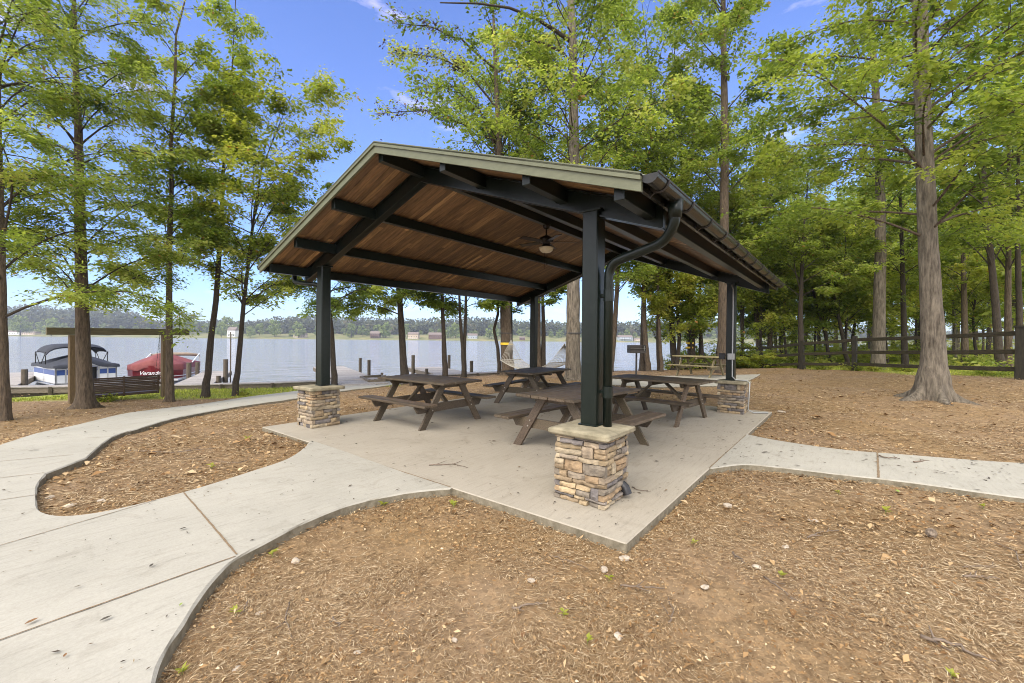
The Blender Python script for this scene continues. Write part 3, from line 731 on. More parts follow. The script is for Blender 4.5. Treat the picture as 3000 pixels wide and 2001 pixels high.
STONE_COLS = [(.34, .27, .175), (.27, .21, .14), (.33, .28, .205), (.235, .20, .16), (.30, .22, .14), (.19, .172, .16), (.145, .135, .138), (.36, .31, .23), (.26, .215, .165), (.21, .185, .155), (.31, .25, .165)]
def stone_base(cx, cy, sx, sy, h, seed, hi=False):
    rnd = random.Random(seed)
    mb = MB(); core = MB()
    core.box((0, 0, h/2), (sx-.045, sy-.045, h)) 
    # courses go round the four faces; sides: list of (origin, direction, length, outward)
    z = 0.0; row = 0
    while z < h-.012:
        rh = rnd.choice([.030, .040, .052, .06, .07, .045])
        if rnd.random() < .20: rh = .105
        if z+rh > h-.03: rh = h-z
        for fi, (dx, dy) in enumerate(((1, 0), (0, 1), (-1, 0), (0, -1))):
            L = sx if dx else sy; half = (sy if dx else sx)/2
            nx, ny = dy, -dx
            # start corner
            ox, oy = nx*half-dx*L/2, ny*half-dy*L/2
            s = (-.012 if (row+fi) % 2 == 0 else .045)
            end = L+(.012 if (row+fi+1) % 2 == 1 else -.045)
            while s < end-.01:
                w_ = rnd.uniform(.08, .30)
                if end-s-w_ < .07: w_ = end-s
                splits = [(0, rh)]
                if rh > .08 and rnd.random() < .55: splits = [(0, rh*.52), (rh*.52, rh*.48)]
                for (dz, hh) in splits:
                    out = rnd.uniform(.004, .026); th = .05
                    base = rnd.choice(STONE_COLS); k = rnd.uniform(.8, 1.2)
                    col = tuple(min(1, q*k) for q in base)
                    # rounded irregular block, local axes: a along face, o outward, z up
                    na, nz_ = (7, 4) if hi else (4, 3)
                    gap = .0035
                    grid = []
                    sd = rnd.uniform(0, 100); skw = rnd.uniform(-.012, .012); skv = rnd.uniform(-.012, .008)
                    for layer in range(2):
                        for i in range(na):
                            for j in range(nz_):
                                u = i/(na-1); v = j/(nz_-1)
                                a = s+gap+(w_-2*gap)*u; zz = z+dz+gap+(hh-2*gap)*v
                                wobz = mnoise.noise(Vector((a*14, z*31, sd)))*.008*(1 if layer else .4)
                                wob = mnoise.noise(Vector((a*18, zz*30, sd)))*.013+(u-.5)*skw+(v-.5)*skv
                                eu = min(u, 1-u)*w_; ev = min(v, 1-v)*hh
                                rnd_ = -.009*exp(-eu/.004)-.007*exp(-ev/.004)
                                o_ = (out+wob+rnd_) if layer else -th
                                q = (ox+dx*a+nx*o_, oy+dy*a+ny*o_, max(0.001, zz+wobz*(1-abs(2*v-1)*.0)))
                                grid.append(q)
                    N = na*nz_; fs = []
                    idx = lambda l, i, j: l*N+i*nz_+j
                    for i in range(na-1):
                        for j in range(nz_-1):
                            fs.append((idx(1, i, j), idx(1, i, j+1), idx(1, i+1, j+1), idx(1, i+1, j)))
                    for i in range(na-1):
                        for j in (0, nz_-1):
                            q = (idx(0, i, j), idx(0, i+1, j), idx(1, i+1, j), idx(1, i, j)); fs.append(q if j else tuple(reversed(q)))
                    for j in range(nz_-1):
                        for i in (0, na-1):
                            q = (idx(0, i, j), idx(1, i, j), idx(1, i, j+1), idx(0, i, j+1)); fs.append(q if i else tuple(reversed(q)))
                    mb.add(grid, fs, col)
                s += w_
        z += rh; row += 1
    o = mb.build('stone_base', MT['stone'], pav, smooth=False, loc=(cx, cy, 0))
    c = core.build('mortar_core', MT['mortar'], o)
    # cap slab with chipped edges
    cm = bmesh.new(); bmesh.ops.create_cube(cm, size=1)
    bmesh.ops.subdivide_edges(cm, edges=cm.edges[:], cuts=9, use_grid_fill=True)
    for v in cm.verts:
        x, y, zz = v.co.x*(sx+.12), v.co.y*(sy+.12), v.co.z*.060
        ed = max(abs(v.co.x), abs(v.co.y))
        n1 = mnoise.noise(Vector((x*9+seed, y*9, zz*12))); n2 = mnoise.noise(Vector((x*25, y*25+seed, zz*40)))
        if ed > .49:
            k = 1-.03*n1-.02*n2-(.02 if zz > .02 else 0)-(.035 if zz < -.02 else 0)
            x *= k; y *= k
        if zz > .02: zz += .006*n1+.003*n2-(.006 if ed > .49 else 0)
        v.co = Vector((x, y, zz))
    me = bpy.data.meshes.new('cap'); cm.to_mesh(me); cm.free()
    me.polygons.foreach_set('use_smooth', np.ones(len(me.polygons), bool))
    me.materials.append(MT['cap_stone'])
    cp = bpy.data.objects.new('cap', me); COL.objects.link(cp); cp.parent = o; cp.location = (.0, 0, h+.031)
    return o
HB = .61
stone_base(BX1+.02, BY1, .50, .50, HB, 3, True)
stone_base(BX1+.02, BY2, .48, .48, HB, 11)
stone_base(BX2, BY1, .48, .48, HB, 23)
stone_base(BX2, BY2, .48, .48, HB, 31)
# posts: square tube with corner bevel
for px_, py_ in ((PX1, PY1), (PX1, PY2), (PX2, PY1), (PX2, PY2)):
    m = MB(); zt = roof_z(py_)-.22
    z0 = HB+.061
    m.box((px_, py_, (z0+zt)/2), (.168, .168, zt-z0), bev=.012)
    p = m.build('post', MT['steel_green'], pav)
    m = MB(); m.box((px_, py_, zt-.012), (.20, .24, .02), bev=.003); m.build('cap_plate', MT['steel_green'], p)
    m = MB(); m.box((px_, py_, z0+.006), (.20, .20, .012), bev=.002); m.build('base_plate', MT['steel_green'], p)
# deck, roof metal and fascia
TH = .045
def roofslab(z_off, th, y_out, x0, x1, nm, mat, over=0.0):
    m = MB()
    for sg in (-1, 1):
        ye = RYC+sg*(RYC-RYR+y_out)
        zc = RZP+z_off; ze = RZP-(RYC-RYR+y_out)*SLOPE+z_off
        q = [(x0, RYC, zc), (x1, RYC, zc), (x1, ye, ze), (x0, ye, ze), (x0, RYC, zc-th), (x1, RYC, zc-th), (x1, ye, ze-th), (x0, ye, ze-th)]
        f = [(0, 1, 2, 3), (7, 6, 5, 4), (3, 2, 6, 7), (0, 3, 7, 4), (1, 5, 6, 2)]
        if sg > 0: f = [tuple(reversed(k)) for k in f]
        m.add(q, f)
    return m.build(nm, mat, pav)
rf = roofslab(0.0, .016, .03, RX0-.02, RX1+.02, 'roof_sheet', MT['roof_metal'])
m = MB()
for k in range(17):
    x = RX0+.1+k*(RX1-RX0-.2)/16
    for sg in (-1, 1):
        ye = RYC+sg*(RYC-RYR+.02)
        m.beam((x, RYC, RZP+.008), (x, ye, roof_z(RYR)+.008-.02*SLOPE), .012, .03)
m.build('standing_seams', MT['roof_metal'], rf)
roofslab(-.018, .010, -.03, RX0+.03, RX1-.03, 'roof_deck', MT['dark'])
# ceiling boards running up the slope
m = MB(); rr = random.Random(5)
bw = .088; x = RX0+.035
while x < RX1-.05:
    for sg in (-1, 1):
        s = 0.0; Lt = (RYC-RYR-.04)/cos(SA_)
        s = -rr.uniform(0, 1.6)
        while s < Lt:
            l = rr.uniform(.9, 2.4); a = max(0, s); b = min(Lt, s+l)
            if b-a > .02:
                y0 = RYC+sg*a*cos(SA_); y1 = RYC+sg*b*cos(SA_)
                z0 = RZP-a*sin(SA_)-.034; z1 = RZP-b*sin(SA_)-.034
                t = rr.random()
                base = (.150, .098, .058) if t < .5 else (.110, .072, .045) if t < .82 else (.20, .135, .077) if t < .95 else (.29, .20, .115)
                k = rr.uniform(.8, 1.2); col = tuple(q*k for q in base)
                g = .0022
                q = [(x+g, y0, z0), (x+bw-g, y0, z0), (x+bw-g, y1, z1), (x+g, y1, z1)]
                q2 = [(a_, b_, c_+.006) for a_, b_, c_ in q]
                f = (0, 3, 2, 1) if sg < 0 else (0, 1, 2, 3)
                # face down
                f = (0, 1, 2, 3) if sg > 0 else (3, 2, 1, 0)
                m.add(q+q2, [tuple(reversed(f)), (0, 1, 5, 4), (1, 2, 6, 5), (2, 3, 7, 6), (3, 0, 4, 7)], col)
            s += l
    x += bw
m.build('ceiling', MT['ceil'], pav)
# rake trim at both gables, in two steps
for xg, sx_ in ((RX0, -1), (RX1, 1)):
    for sg in (-1, 1):
        ye = RYC+sg*(RYC-RYR+.03); ze = roof_z(RYR)-.03*SLOPE
        m = MB(); d = Vector((0, ye-RYC, ze-RZP)).normalized()
        upv = Vector((0, -d.z*sg, abs(d.y)))
        up2 = Vector((0, sg*SLOPE, 1)).normalized()
        for (hh, off, th, nm) in ((.052, -.018, .040, 'rake_trim'), (.084, -.084, .028, 'rake_board')):
            m = MB()
            a = Vector((xg-sx_*(0 if nm == 'rake_trim' else .012), RYC, RZP+off)); b = Vector((a.x, ye, ze+off))
            # vertical-ended strip
            h2 = hh/2/cos(SA_); x0 = a.x-th/2; x1 = a.x+th/2
            q = [(x0, a.y, a.z-h2), (x0, b.y, b.z-h2), (x0, b.y, b.z+h2), (x0, a.y, a.z+h2), (x1, a.y, a.z-h2), (x1, b.y, b.z-h2), (x1, b.y, b.z+h2), (x1, a.y, a.z+h2)]
            f = [(0, 1, 2, 3), (7, 6, 5, 4), (3, 2, 6, 7), (0, 4, 5, 1), (1, 5, 6, 2)]
            if sg > 0: f = [tuple(reversed(k)) for k in f]
            m.add(q, f); m.build(nm, MT['fascia'], pav)
# eave boards
for sg in (-1, 1):
    ye = RYC+sg*(RYC-RYR)
    m = MB(); m.box(((RX0+RX1)/2, ye, RZE-.06), (RX1-RX0-.05, .028, .10), bev=.003); m.build('eave_board', MT['gutter'], pav)
# purlins along the ridge direction
for k, off in enumerate((-3.12, -2.22, -1.11, 0, 1.11, 2.22, 3.12)):
    y = RYC+off; zt = roof_z(y)-.044-(0 if off else .0)
    m = MB(); hh = .145; wd = .092
    zc = zt-hh/2-(.012 if off else .02)
    m.box(((RX0+RX1)/2, y, zc), (RX1-RX0-.16, wd, hh), bev=.004)
    p = m.build('purlin', MT['steel_green'], pav)
# rafter beams over the posts
for xr in (PX1, PX2):
    for sg in (-1, 1):
        ye = RYC+sg*(RYC-RYR-.06)
        m = MB(); zt = -.052; hh = .215
        for (w0, a0, a1) in ((.06, 0, hh), (.12, hh-.014, hh), (.12, 0, .014)):
            q = []
            for xx in (xr-w0/2, xr+w0/2):
                q += [(xx, RYC, RZP+zt-a0), (xx, ye, roof_z(ye)+zt-a0), (xx, ye, roof_z(ye)+zt-a1), (xx, RYC, RZP+zt-a1)]
            f = [(0, 1, 2, 3), (7, 6, 5, 4), (3, 2, 6, 7), (0, 4, 5, 1), (1, 5, 6, 2)]
            if sg < 0: f = [tuple(reversed(k)) for k in f]
            m.add(q, f)
        m.build('rafter', MT['steel_green'], pav)
    for dy in (-1.11, 1.11, 2.22, -2.22):
        for s in (-1, 1):
            m = MB(); m.box((xr+s*.075, RYC+dy+.062, roof_z(RYC+dy)-.15), (.05, .012, .10))
            for zb in (-.12, -.18): m.tube([(xr+s*.078, RYC+dy+.066, roof_z(RYC+dy)+zb), (xr+s*.078, RYC+dy+.085, roof_z(RYC+dy)+zb)], .009, 6)
            m.build('bolt_plate', MT['steel_green'], pav)
# gutters
def gutter(y, sgn, name='gutter'):
    m = MB(); n = 12; xs = np.linspace(RX0+.01, RX1-.01, 24); R_ = .068; z0 = RZE-.018; yc = y+sgn*.085
    vs = []; 
    for x in xs:
        for rad in (R_, R_-.005):
            for k in range(n+1):
                a = pi*k/n; vs.append((x, yc+rad*cos(a), z0-rad*sin(a)))
    w_ = 2*(n+1); fs = []
    for i in range(len(xs)-1):
        for k in range(n):
            a = i*w_+k; fs.append((a, a+w_, a+w_+1, a+1)); b = a+n+1; fs.append((b, b+1, b+w_+1, b+w_))
        a = i*w_; fs.append((a, a+n+1, a+n+1+w_, a+w_)); a = i*w_+n; fs.append((a, a+w_, a+n+1+w_, a+n+1))
    # end caps
    for i in (0, len(xs)-1): fs.append(tuple(i*w_+k for k in range(n+1)))
    m.add(vs, fs)
    # rolled outer bead
    m.tube([(xs[0], yc+sgn*R_, z0), (xs[-1], yc+sgn*R_, z0)], .010, 8)
    g = m.build(name, MT['gutter'], pav, smooth=False)
    for k in range(12):
        x = RX0+.22+k*.645
        m = MB(); m.tube([(x, yc+(R_+.008)*cos(pi*j/12), z0-(R_+.008)*sin(pi*j/12)) for j in range(13)], .007, 6)
        m.beam((x, yc+sgn*R_, z0+.006), (x, y-sgn*.01, z0+.030), .016, .005)
        m.beam((x, yc-sgn*R_*.3, z0-R_*.95), (x, y+sgn*.012, z0-.10), .012, .006)
        m.build('gutter_bracket', MT['iron'], g)
    return g
gR = gutter(RYR, -1); gL = gutter(RYL, 1)
# right front downspout: outlet, elbows, pipe down the post into the stone base
def pipe(name, pts, r, bends=6, n=14):
    P = [Vector(p) for p in pts]; D = [P[0]]
    for i in range(1, len(P)-1):
        a, b, c = P[i-1], P[i], P[i+1]; l = min(.13, (b-a).length*.45, (c-b).length*.45)
        s = b+(a-b).normalized()*l; e = b+(c-b).normalized()*l
        for k in range(bends+1):
            t = k/bends; D.append(s*(1-t)**2+b*2*t*(1-t)+e*t*t)
    D.append(P[-1]); m = MB(); m.tube(D, r, n); return m.build(name, MT['steel_green'], pav, smooth=True)
dsx, dsy = .80, .545
gy = RYR-.085
ds = pipe('downspout', [(.62, gy, RZE-.03), (.62, gy, 2.47), (.70, gy+.12, 2.35), (dsx, dsy, 2.235), (dsx, dsy, HB+.06)], .044)
m = MB(); m.tube([(.62, gy, RZE-.06), (.62, gy, 2.52)], [.066, .050], 14); m.build('gutter_outlet', MT['steel_green'], ds, smooth=True)
for z in (1.0, 1.93):
    m = MB(); m.tube([(dsx, dsy, z-.055), (dsx, dsy, z+.055)], .049, 16); m.box((dsx, dsy+.05, z), (.06, .07, .03)); m.build('pipe_clamp', MT['steel_green'], ds)
# black outlet elbow at the foot of the stone base
m = MB(); m.tube([(.86, .44, .14), (.86, .385, .10), (.86, .36, .04)], [.042, .045, .046], 14, cap=False); m.tube([(.86, .44, .14), (.86, .39, .10), (.86, .366, .045)], [.036, .038, .039], 14, cap=False)
m.build('drain_elbow', MT['black_plastic'], ds, smooth=True)
# left front downspout
ds2 = pipe('downspout', [(PX1-.15, RYL+.085, RZE-.03), (PX1-.15, RYL+.085, 2.50), (PX1-.13, PY2+.25, 2.43), (PX1-.02, PY2+.14, 2.42), (PX1-.02, PY2+.14, HB+.06)], .040)
# conduit, switch box and outlet on the far right post
m = MB(); cx_, cy_ = PX2-.095, PY1-.045
m.tube([(cx_, cy_+.03, 2.70), (cx_, cy_, 2.60), (cx_, cy_, .98), (cx_, cy_, .76), (cx_+.03, cy_-.06, .69), (BX2-.05, BY1-.275, .685), (BX2-.05, BY1-.325, .64), (BX2-.05, BY1-.30, .08), (BX2+.05, BY1-.38, .02), (BX2+.25, BY1-.62, .015)], .013, 8)
cn = m.build('conduit', MT['conduit'], pav, smooth=True)
m = MB(); m.box((cx_-.035, cy_+.02, 1.18), (.06, .13, .13), bev=.006); m.box((cx_-.069, cy_+.045, 1.18), (.01, .035, .08)); m.box((cx_-.069, cy_-.005, 1.18), (.01, .035, .08)); m.build('switch_box', MT['conduit'], cn)
m = MB(); m.box((cx_-.01, PY1+.15, 1.18), (.09, .12, .13), bev=.008); m.build('outlet_box', MT['black_plastic'], pav)

# ceiling fan
fz = roof_z(RYC)-.19
fx = 3.75
fan = empty('ceiling_fan', (fx, RYC, fz)); tag(fan, 'dark ceiling fan with cream bowl light hanging from the ridge beam', 'ceiling fan')
m = MB(); m.lathe([(.075, 0), (.075, -.02), (.055, -.07), (.03, -.09)], 18); m.tube([(0, 0, -.08), (0, 0, -.22)], .014, 8); m.build('downrod', MT['fan_body'], fan, smooth=True)
m = MB(); m.lathe([(.03, -.20), (.06, -.22), (.125, -.25), (.14, -.285), (.13, -.32), (.075, -.335), (.07, -.38), (.09, -.40), (.14, -.43)], 24); m.build('motor', MT['fan_body'], fan, smooth=True)
for k in range(5):
    a = 2*pi*k/5+.35; R_ = Matrix.Rotation(a, 3, 'Z')@Matrix.Rotation(radians(11), 3, 'X')
    m = MB(); m.box(R_@Vector((.36, 0, 0))+Vector((0, 0, -.325)), (.46, .12, .010), R_, bev=.004); m.box(R_@Vector((.16, 0, 0))+Vector((0, 0, -.325)), (.12, .04, .012), R_)
    m.build('blade', MT['fan_body'], fan)
m = MB(); m.lathe([(.135, -.430), (.140, -.445), (.125, -.485), (.085, -.52), (.03, -.535), (.002, -.537)], 24); m.build('light_bowl', MT['glass_bowl'], fan, smooth=True)
m = MB(); m.tube([(.03, 0, -.50), (.03, 0, -.72)], .003, 5); m.tube([(-.03, .02, -.50), (-.03, .02, -.84)], .003, 5); m.tube([(.03, 0, -.72), (.03, 0, -.76)], .008, 6); m.build('pull_chain', MT['fan_body'], fan)

# ================================================================== PICNIC TABLES
def picnic_table(loc, rz, label, L=1.83, W=.95, H=.77, SH=.44, splay=1.34, mat='wood_table', seed=1, benchL=None):
    rr = random.Random(seed); t = empty('picnic_table', loc, rz); tag(t, label, 'picnic table', 'picnic tables')
    M_ = MT[mat]; tb = lambda: (lambda k: (k, k*rr.uniform(.95, 1.03), k*rr.uniform(.9, 1.02)))(rr.uniform(.72, 1.3))
    n = 7; bw = W/n; m = MB()
    for i in range(n):
        y = -W/2+bw*(i+.5); dl = rr.uniform(-.006, .006)
        cut = .055 if i in (0, n-1) else 0
        m.box((dl, y, H-.019+rr.uniform(-.0015, .0015)), (L, bw-.007, .038), col=tb(), bev=.006 if not cut else .010)
    m.build('tabletop', M_, t)
    bl = benchL or L
    for s in (-1, 1):
        m = MB()
        for k in (0, 1):
            y = s*(splay/2+.055+(k-.5)*.142)
            m.box((rr.uniform(-.005, .005), y, SH-.019), (bl, .136, .038), col=tb(), bev=.007)
        m.build('bench_seat', M_, t)
    for e in (-1, 1):
        x = e*(L/2-.29)
        for s in (-1, 1):
            m = MB(); top = Vector((x+e*.0, s*.20, H-.040)); bot = Vector((x, s*splay/2, 0.0))
            d = (bot-top).normalized()
            # plank leg 0.09 x 0.04 cut level at floor
            wv = Vector((0, .068, 0)); q = []
            for xx in (x-.021, x+.021):
                q += [Vector((xx, top.y, top.z))-wv, Vector((xx, bot.y, bot.z))-wv*.95, Vector((xx, bot.y, bot.z))+wv*.95, Vector((xx, top.y, top.z))+wv]
            m.add(q, [(0, 1, 2, 3), (7, 6, 5, 4), (0, 4, 5, 1), (3, 2, 6, 7), (0, 3, 7, 4), (1, 5, 6, 2)], tb())
            lg = m.build('leg', M_, t)
            m = MB()
            f = (H-.04-SH+.09)/(H-.04); yb = .20+(splay/2-.20)*f
            for dz, dy in ((.03, -.02), (-.05, .02)):
                m.tube([(x+e*.020, s*(yb+dy), SH-.09+dz), (x+e*.032, s*(yb+dy), SH-.09+dz)], .011, 8)
            m.build('bolt', MT['bolt'], lg)
        # cross bearer under the benches, with angled ends
        m = MB(); hw = splay/2+.125; z1 = SH-.0385; z0 = z1-.135; xx0 = x-e*.042-.019; xx1 = x-e*.042+.019
        q = []
        for xx in (xx0, xx1): q += [(xx, -hw+.07, z0), (xx, hw-.07, z0), (xx, hw, z1-.03), (xx, hw, z1), (xx, -hw, z1), (xx, -hw, z1-.03)]
        m.add(q, [(5, 4, 3, 2, 1, 0), (6, 7, 8, 9, 10, 11)]+[(i, (i+1) % 6, 6+(i+1) % 6, 6+i) for i in range(6)], tb()); m.build('bench_bearer', M_, t)
        m = MB(); z1 = H-.0385; z0 = z1-.085; hw = W/2-.06; q = []
        for xx in (xx0, xx1): q += [(xx, -hw+.06, z0), (xx, hw-.06, z0), (xx, hw, z1-.03), (xx, hw, z1), (xx, -hw, z1), (xx, -hw, z1-.03)]
        m.add(q, [(5, 4, 3, 2, 1, 0), (6, 7, 8, 9, 10, 11)]+[(i, (i+1) % 6, 6+(i+1) % 6, 6+i) for i in range(6)], tb()); m.build('top_bearer', M_, t)
        m = MB(); m.beam((x-e*.07, 0, SH-.13), (e*.10, 0, H-.065), .085, .038, tb(), bev=.004); m.build('diagonal_brace', M_, t)
    m = MB(); m.box((0, 0, H-.075), (.085, W-.14, .072), col=tb(), bev=.004); m.build('centre_bearer', M_, t)
    return t
picnic_table((2.22, 4.80, .0005), radians(90), 'brown picnic table nearest the left stone base, seen across its bench', seed=2)
picnic_table((2.42, 1.72, .0005), radians(-3.5), 'dark brown picnic table directly behind the nearest post', seed=3)
picnic_table((5.34, 1.62, .0005), radians(84), 'brown picnic table between the nearest post and the far right stone base', seed=4)
picnic_table((5.42, 4.62, .0005), radians(6), 'brown picnic table in front of the hammock, beside the back left post', L=2.0, seed=5)
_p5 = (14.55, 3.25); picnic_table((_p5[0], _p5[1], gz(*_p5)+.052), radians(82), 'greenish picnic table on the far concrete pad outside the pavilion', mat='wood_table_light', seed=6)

# grill
_g = pt_depth(1865, 14.9); gb = Vector((_g[0], _g[1], gz(*_g)))
gr = empty('park_grill', gb, YAW*-1); tag(gr, 'black steel park grill on a single post by the water', 'grill')
m = MB(); m.tube([(0, 0, -.05), (0, 0, .92)], .032, 10); m.box((0, 0, .50), (.05, .05, 1.0)); m.build('grill_post', MT['iron'], gr)
m = MB(); hh = .27
for a, b in (((0, .20, 1.13), (.54, .008, hh)), ((-.27, 0, 1.13), (.008, .40, hh)), ((.27, 0, 1.13), (.008, .40, hh)), ((0, 0, 1.0), (.54, .40, .01)), ((0, -.20, 1.04), (.54, .008, .10))): m.box(a, b)
m.tube([(-.33, 0, 1.12), (-.27, 0, 1.12)], .012, 6); m.tube([(.27, 0, 1.12), (.33, 0, 1.12)], .012, 6)
m.build('fire_box', MT['iron'], gr)
m = MB()
for k in range(14): m.tube([(-.26+k*.04, -.20, 1.16), (-.26+k*.04, .15, 1.16)], .005, 5)
m.tube([(.2, -.22, 1.08), (.2, -.22, 1.24)], .009, 6); m.build('grate', MT['bolt'], gr)

# ================================================================== FENCE
def fence_post(x, y, h=1.30, s=.14):
    z = gz(x, y)
    m = MB(); m.box((x, y, z+h/2-.15), (s, s, h+.3), Matrix.Rotation(-.3, 3, 'Z'), bev=.01)
    return m
fr = empty('rail_fence', (FENCE[0][0], FENCE[0][1], gz(*FENCE[0]))); tag(fr, 'dark mossy three rail timber fence running from behind the pavilion to the right edge', 'fence')
fl0 = Vector(fr.location)
hts = [1.28, 1.28, 1.30, 1.36, 1.40, 1.4]
for i, (x, y) in enumerate(FENCE):
    m = MB(); z = gz(x, y); h = hts[i]; s = .15 if i < 4 else .19
    m.box(Vector((x, y, z+h/2-.15))-fl0, (s, s, h+.3), Matrix.Rotation(-.3, 3, 'Z'), bev=.01)
    if i == 4: m.box(Vector((x, y, z+h+.02))-fl0, (s+.05, s+.05, .05), Matrix.Rotation(-.3, 3, 'Z'))
    m.build('fence_post', MT['fence_dark'], fr)
for i in range(len(FENCE)-1):
    a = FENCE[i]; b = FENCE[i+1]
    for k, rz_ in enumerate((.26, .70, 1.16)):
        za = gz(*a)+rz_*hts[i]/1.3; zb = gz(*b)+rz_*hts[i+1]/1.3
        m = MB(); pts = []
        for j in range(9):
            t = j/8; p = Vector((a[0]+(b[0]-a[0])*t, a[1]+(b[1]-a[1])*t, za+(zb-za)*t-.018*sin(pi*t)+random.uniform(-.006, .006)))
            pts.append(p-fl0-Vector((CF.x, CF.y, 0))*.09)
        for p, q in zip(pts[:-1], pts[1:]): m.beam(p, q, .045, .125, ext=.004, bev=.01)
        m.build('fence_rail', MT['fence'], fr)

# ================================================================== SWING
pL = onground(214, 1183); pR = onground(482, 1168)
pL = Vector((*pt_depth(214, 12.0), 0)); pR = Vector((*pt_depth(483, 13.8), 0))
pL.z = gz(pL.x, pL.y); pR.z = gz(pR.x, pR.y)
dS = (pR-pL); dS.z = 0; LS = dS.length; dS.normalize(); nS = Vector((-dS.y, dS.x, 0))
sw = empty('swing_frame', pL, atan2(dS.y, dS.x)); tag(sw, 'heavy timber swing frame of two posts and one beam beside the seawall', 'swing frame')
hL = 1.50-pL.z; 
m = MB(); m.box((0, 0, (hL-.3)/2), (.17, .17, hL+.3), bev=.008); m.build('post', MT['wood_post'], sw)
m = MB(); m.box((LS, 0, pR.z-pL.z+(1.53-pR.z-.3)/2), (.17, .17, 1.53-pR.z+.3), bev=.008); m.build('post', MT['wood_post'], sw)
m = MB(); m.beam((-.52, 0, 1.50-pL.z+.10), (LS+.66, 0, 1.53-pL.z+.10), .12, .20, bev=.006); m.build('top_beam', MT['wood_beam'], sw)
# swing bench, back towards the camera
bz = pL.z+.0
sb = empty('porch_swing', pL+dS*(LS*.5+.05)+Vector((0, 0, .22))+nS*.0, atan2(dS.y, dS.x)); tag(sb, 'dark slatted timber swing bench hanging from the timber frame by chains', 'swing bench')
SLn = 1.75
m = MB()
for k in range(9): m.box((0, .02+k*.0, -.02+k*.052+.04), (SLn, .022, .0475), bev=.002)
m.build('backrest', MT['wood_bench'], sb)
m = MB()
for xx in (-SLn/2+.03, 0, SLn/2-.03): m.box((xx, -.006, .18), (.05, .03, .60), bev=.003)
m.build('back_upright', MT['wood_bench'], sb)
m = MB()
for k in range(8): m.box((0, .08+k*.062, -.05), (SLn, .05, .022), bev=.003)
m.box((0, .05, -.085), (SLn, .04, .05)); m.build('seat', MT['wood_bench'], sb)
for s in (-1, 1):
    m = MB(); m.beam((s*(SLn/2+.02), .0, .20), (s*(SLn/2+.02), .55, .20), .09, .028, bev=.004); m.beam((s*(SLn/2+.01), .48, -.06), (s*(SLn/2+.01), .48, .19), .04, .06)
    m.build('armrest', MT['wood_post'] if s > 0 else MT['wood_bench'], sb)
    m = MB(); x = s*(SLn/2+.02)
    top = Vector((x-s*.02, .0, 1.52-.22-pL.z)); 
    for a in (Vector((x, .45, .2)), Vector((x, .03, .2))):
        dd = (top-a); nl = int(dd.length/.045)
        for j in range(nl):
            q = a+dd*(j+.5)/nl; dn = dd.normalized()*.018
            m.tube([q-dn, q+dn], .0055 if j % 2 else .009, 5)
    m.build('chain', MT['iron'], sb)

# ================================================================== HAMMOCK
# ================================================================== TREES
def trunk_mesh(pts, rads, n=14, flare=0.0, lobes=5, seed=0, bump_=.06):
    """tapered, slightly knobbly trunk with root flare; pts from the base up, local"""
    P = []; R_ = []
    for i in range(len(pts)-1):
        a, b = pts[i], pts[i+1]; L = (b-a).length; k = max(1, int(L/.22))
        for j in range(k):
            t = j/k; P.append(a+(b-a)*t); R_.append(rads[i]+(rads[i+1]-rads[i])*t)
    P.append(pts[-1]); R_.append(rads[-1])
    if flare > 0:     # extra rings near the base
        Q = []; S = []
        for k in range(7):
            z = -.12+.10*k; Q.append(P[0]+Vector((0, 0, z))); S.append(R_[0])
        z0 = Q[-1].z-P[0].z
        rest = [(p, r_) for p, r_ in zip(P, R_) if p.z-P[0].z > z0+.05]
        b0 = P[0]; P = Q+[p for p, _ in rest]; R_ = S+[r_ for _, r_ in rest]
    else: b0 = P[0]
    N = len(P); V = np.zeros((N, n, 3)); x = Vector((1, 0, 0))
    for i, (p, r_) in enumerate(zip(P, R_)):
        h = p.z-b0.z
        for k in range(n):
            a = 2*pi*k/n
            f = 1+bump_*mnoise.noise(Vector((cos(a)*1.8+seed, sin(a)*1.8, p.z*1.6)))*1.6
            if flare > 0:
                hh = max(h, 0)
                lob = .5+.5*cos(lobes*a+seed+.6*sin(a*2+seed))
                f += flare*(exp(-hh/.10)*(.15+1.7*lob**3)+.26*exp(-hh/.4)*(.3+.7*lob))
            V[i, k] = (p.x+cos(a)*r_*f, p.y+sin(a)*r_*f, p.z)
    V = V.reshape(-1, 3); idx = np.arange(N*n).reshape(N, n); i2 = np.roll(idx, -1, 1)
    F = np.stack([idx[:-1].ravel(), i2[:-1].ravel(), i2[1:].ravel(), idx[1:].ravel()], 1)
    return V, F

class Limbs:
    def __init__(s): s.V = []; s.F = []; s.n = 0
    def tube(s, pts, r0, r1, n=5):
        m = len(pts); P = np.array(pts); T = np.gradient(P, axis=0); T /= np.linalg.norm(T, axis=1, keepdims=True)+1e-9
        a = np.array([0, 0, 1.0]); X = np.cross(T, a); bad = np.linalg.norm(X, axis=1) < .1; X[bad] = np.cross(T[bad], [1., 0, 0])
        X /= np.linalg.norm(X, axis=1, keepdims=True); Y = np.cross(T, X)
        r = np.linspace(r0, r1, m)[:, None, None]; an = np.arange(n)*2*pi/n
        V = P[:, None, :]+(X[:, None, :]*np.cos(an)[None, :, None]+Y[:, None, :]*np.sin(an)[None, :, None])*r
        idx = np.arange(m*n).reshape(m, n)+s.n; i2 = np.roll(idx, -1, 1)
        s.V.append(V.reshape(-1, 3)); s.F.append(np.stack([idx[:-1].ravel(), i2[:-1].ravel(), i2[1:].ravel(), idx[1:].ravel()], 1)); s.n += m*n
    def arrays(s): return np.concatenate(s.V), np.concatenate(s.F)

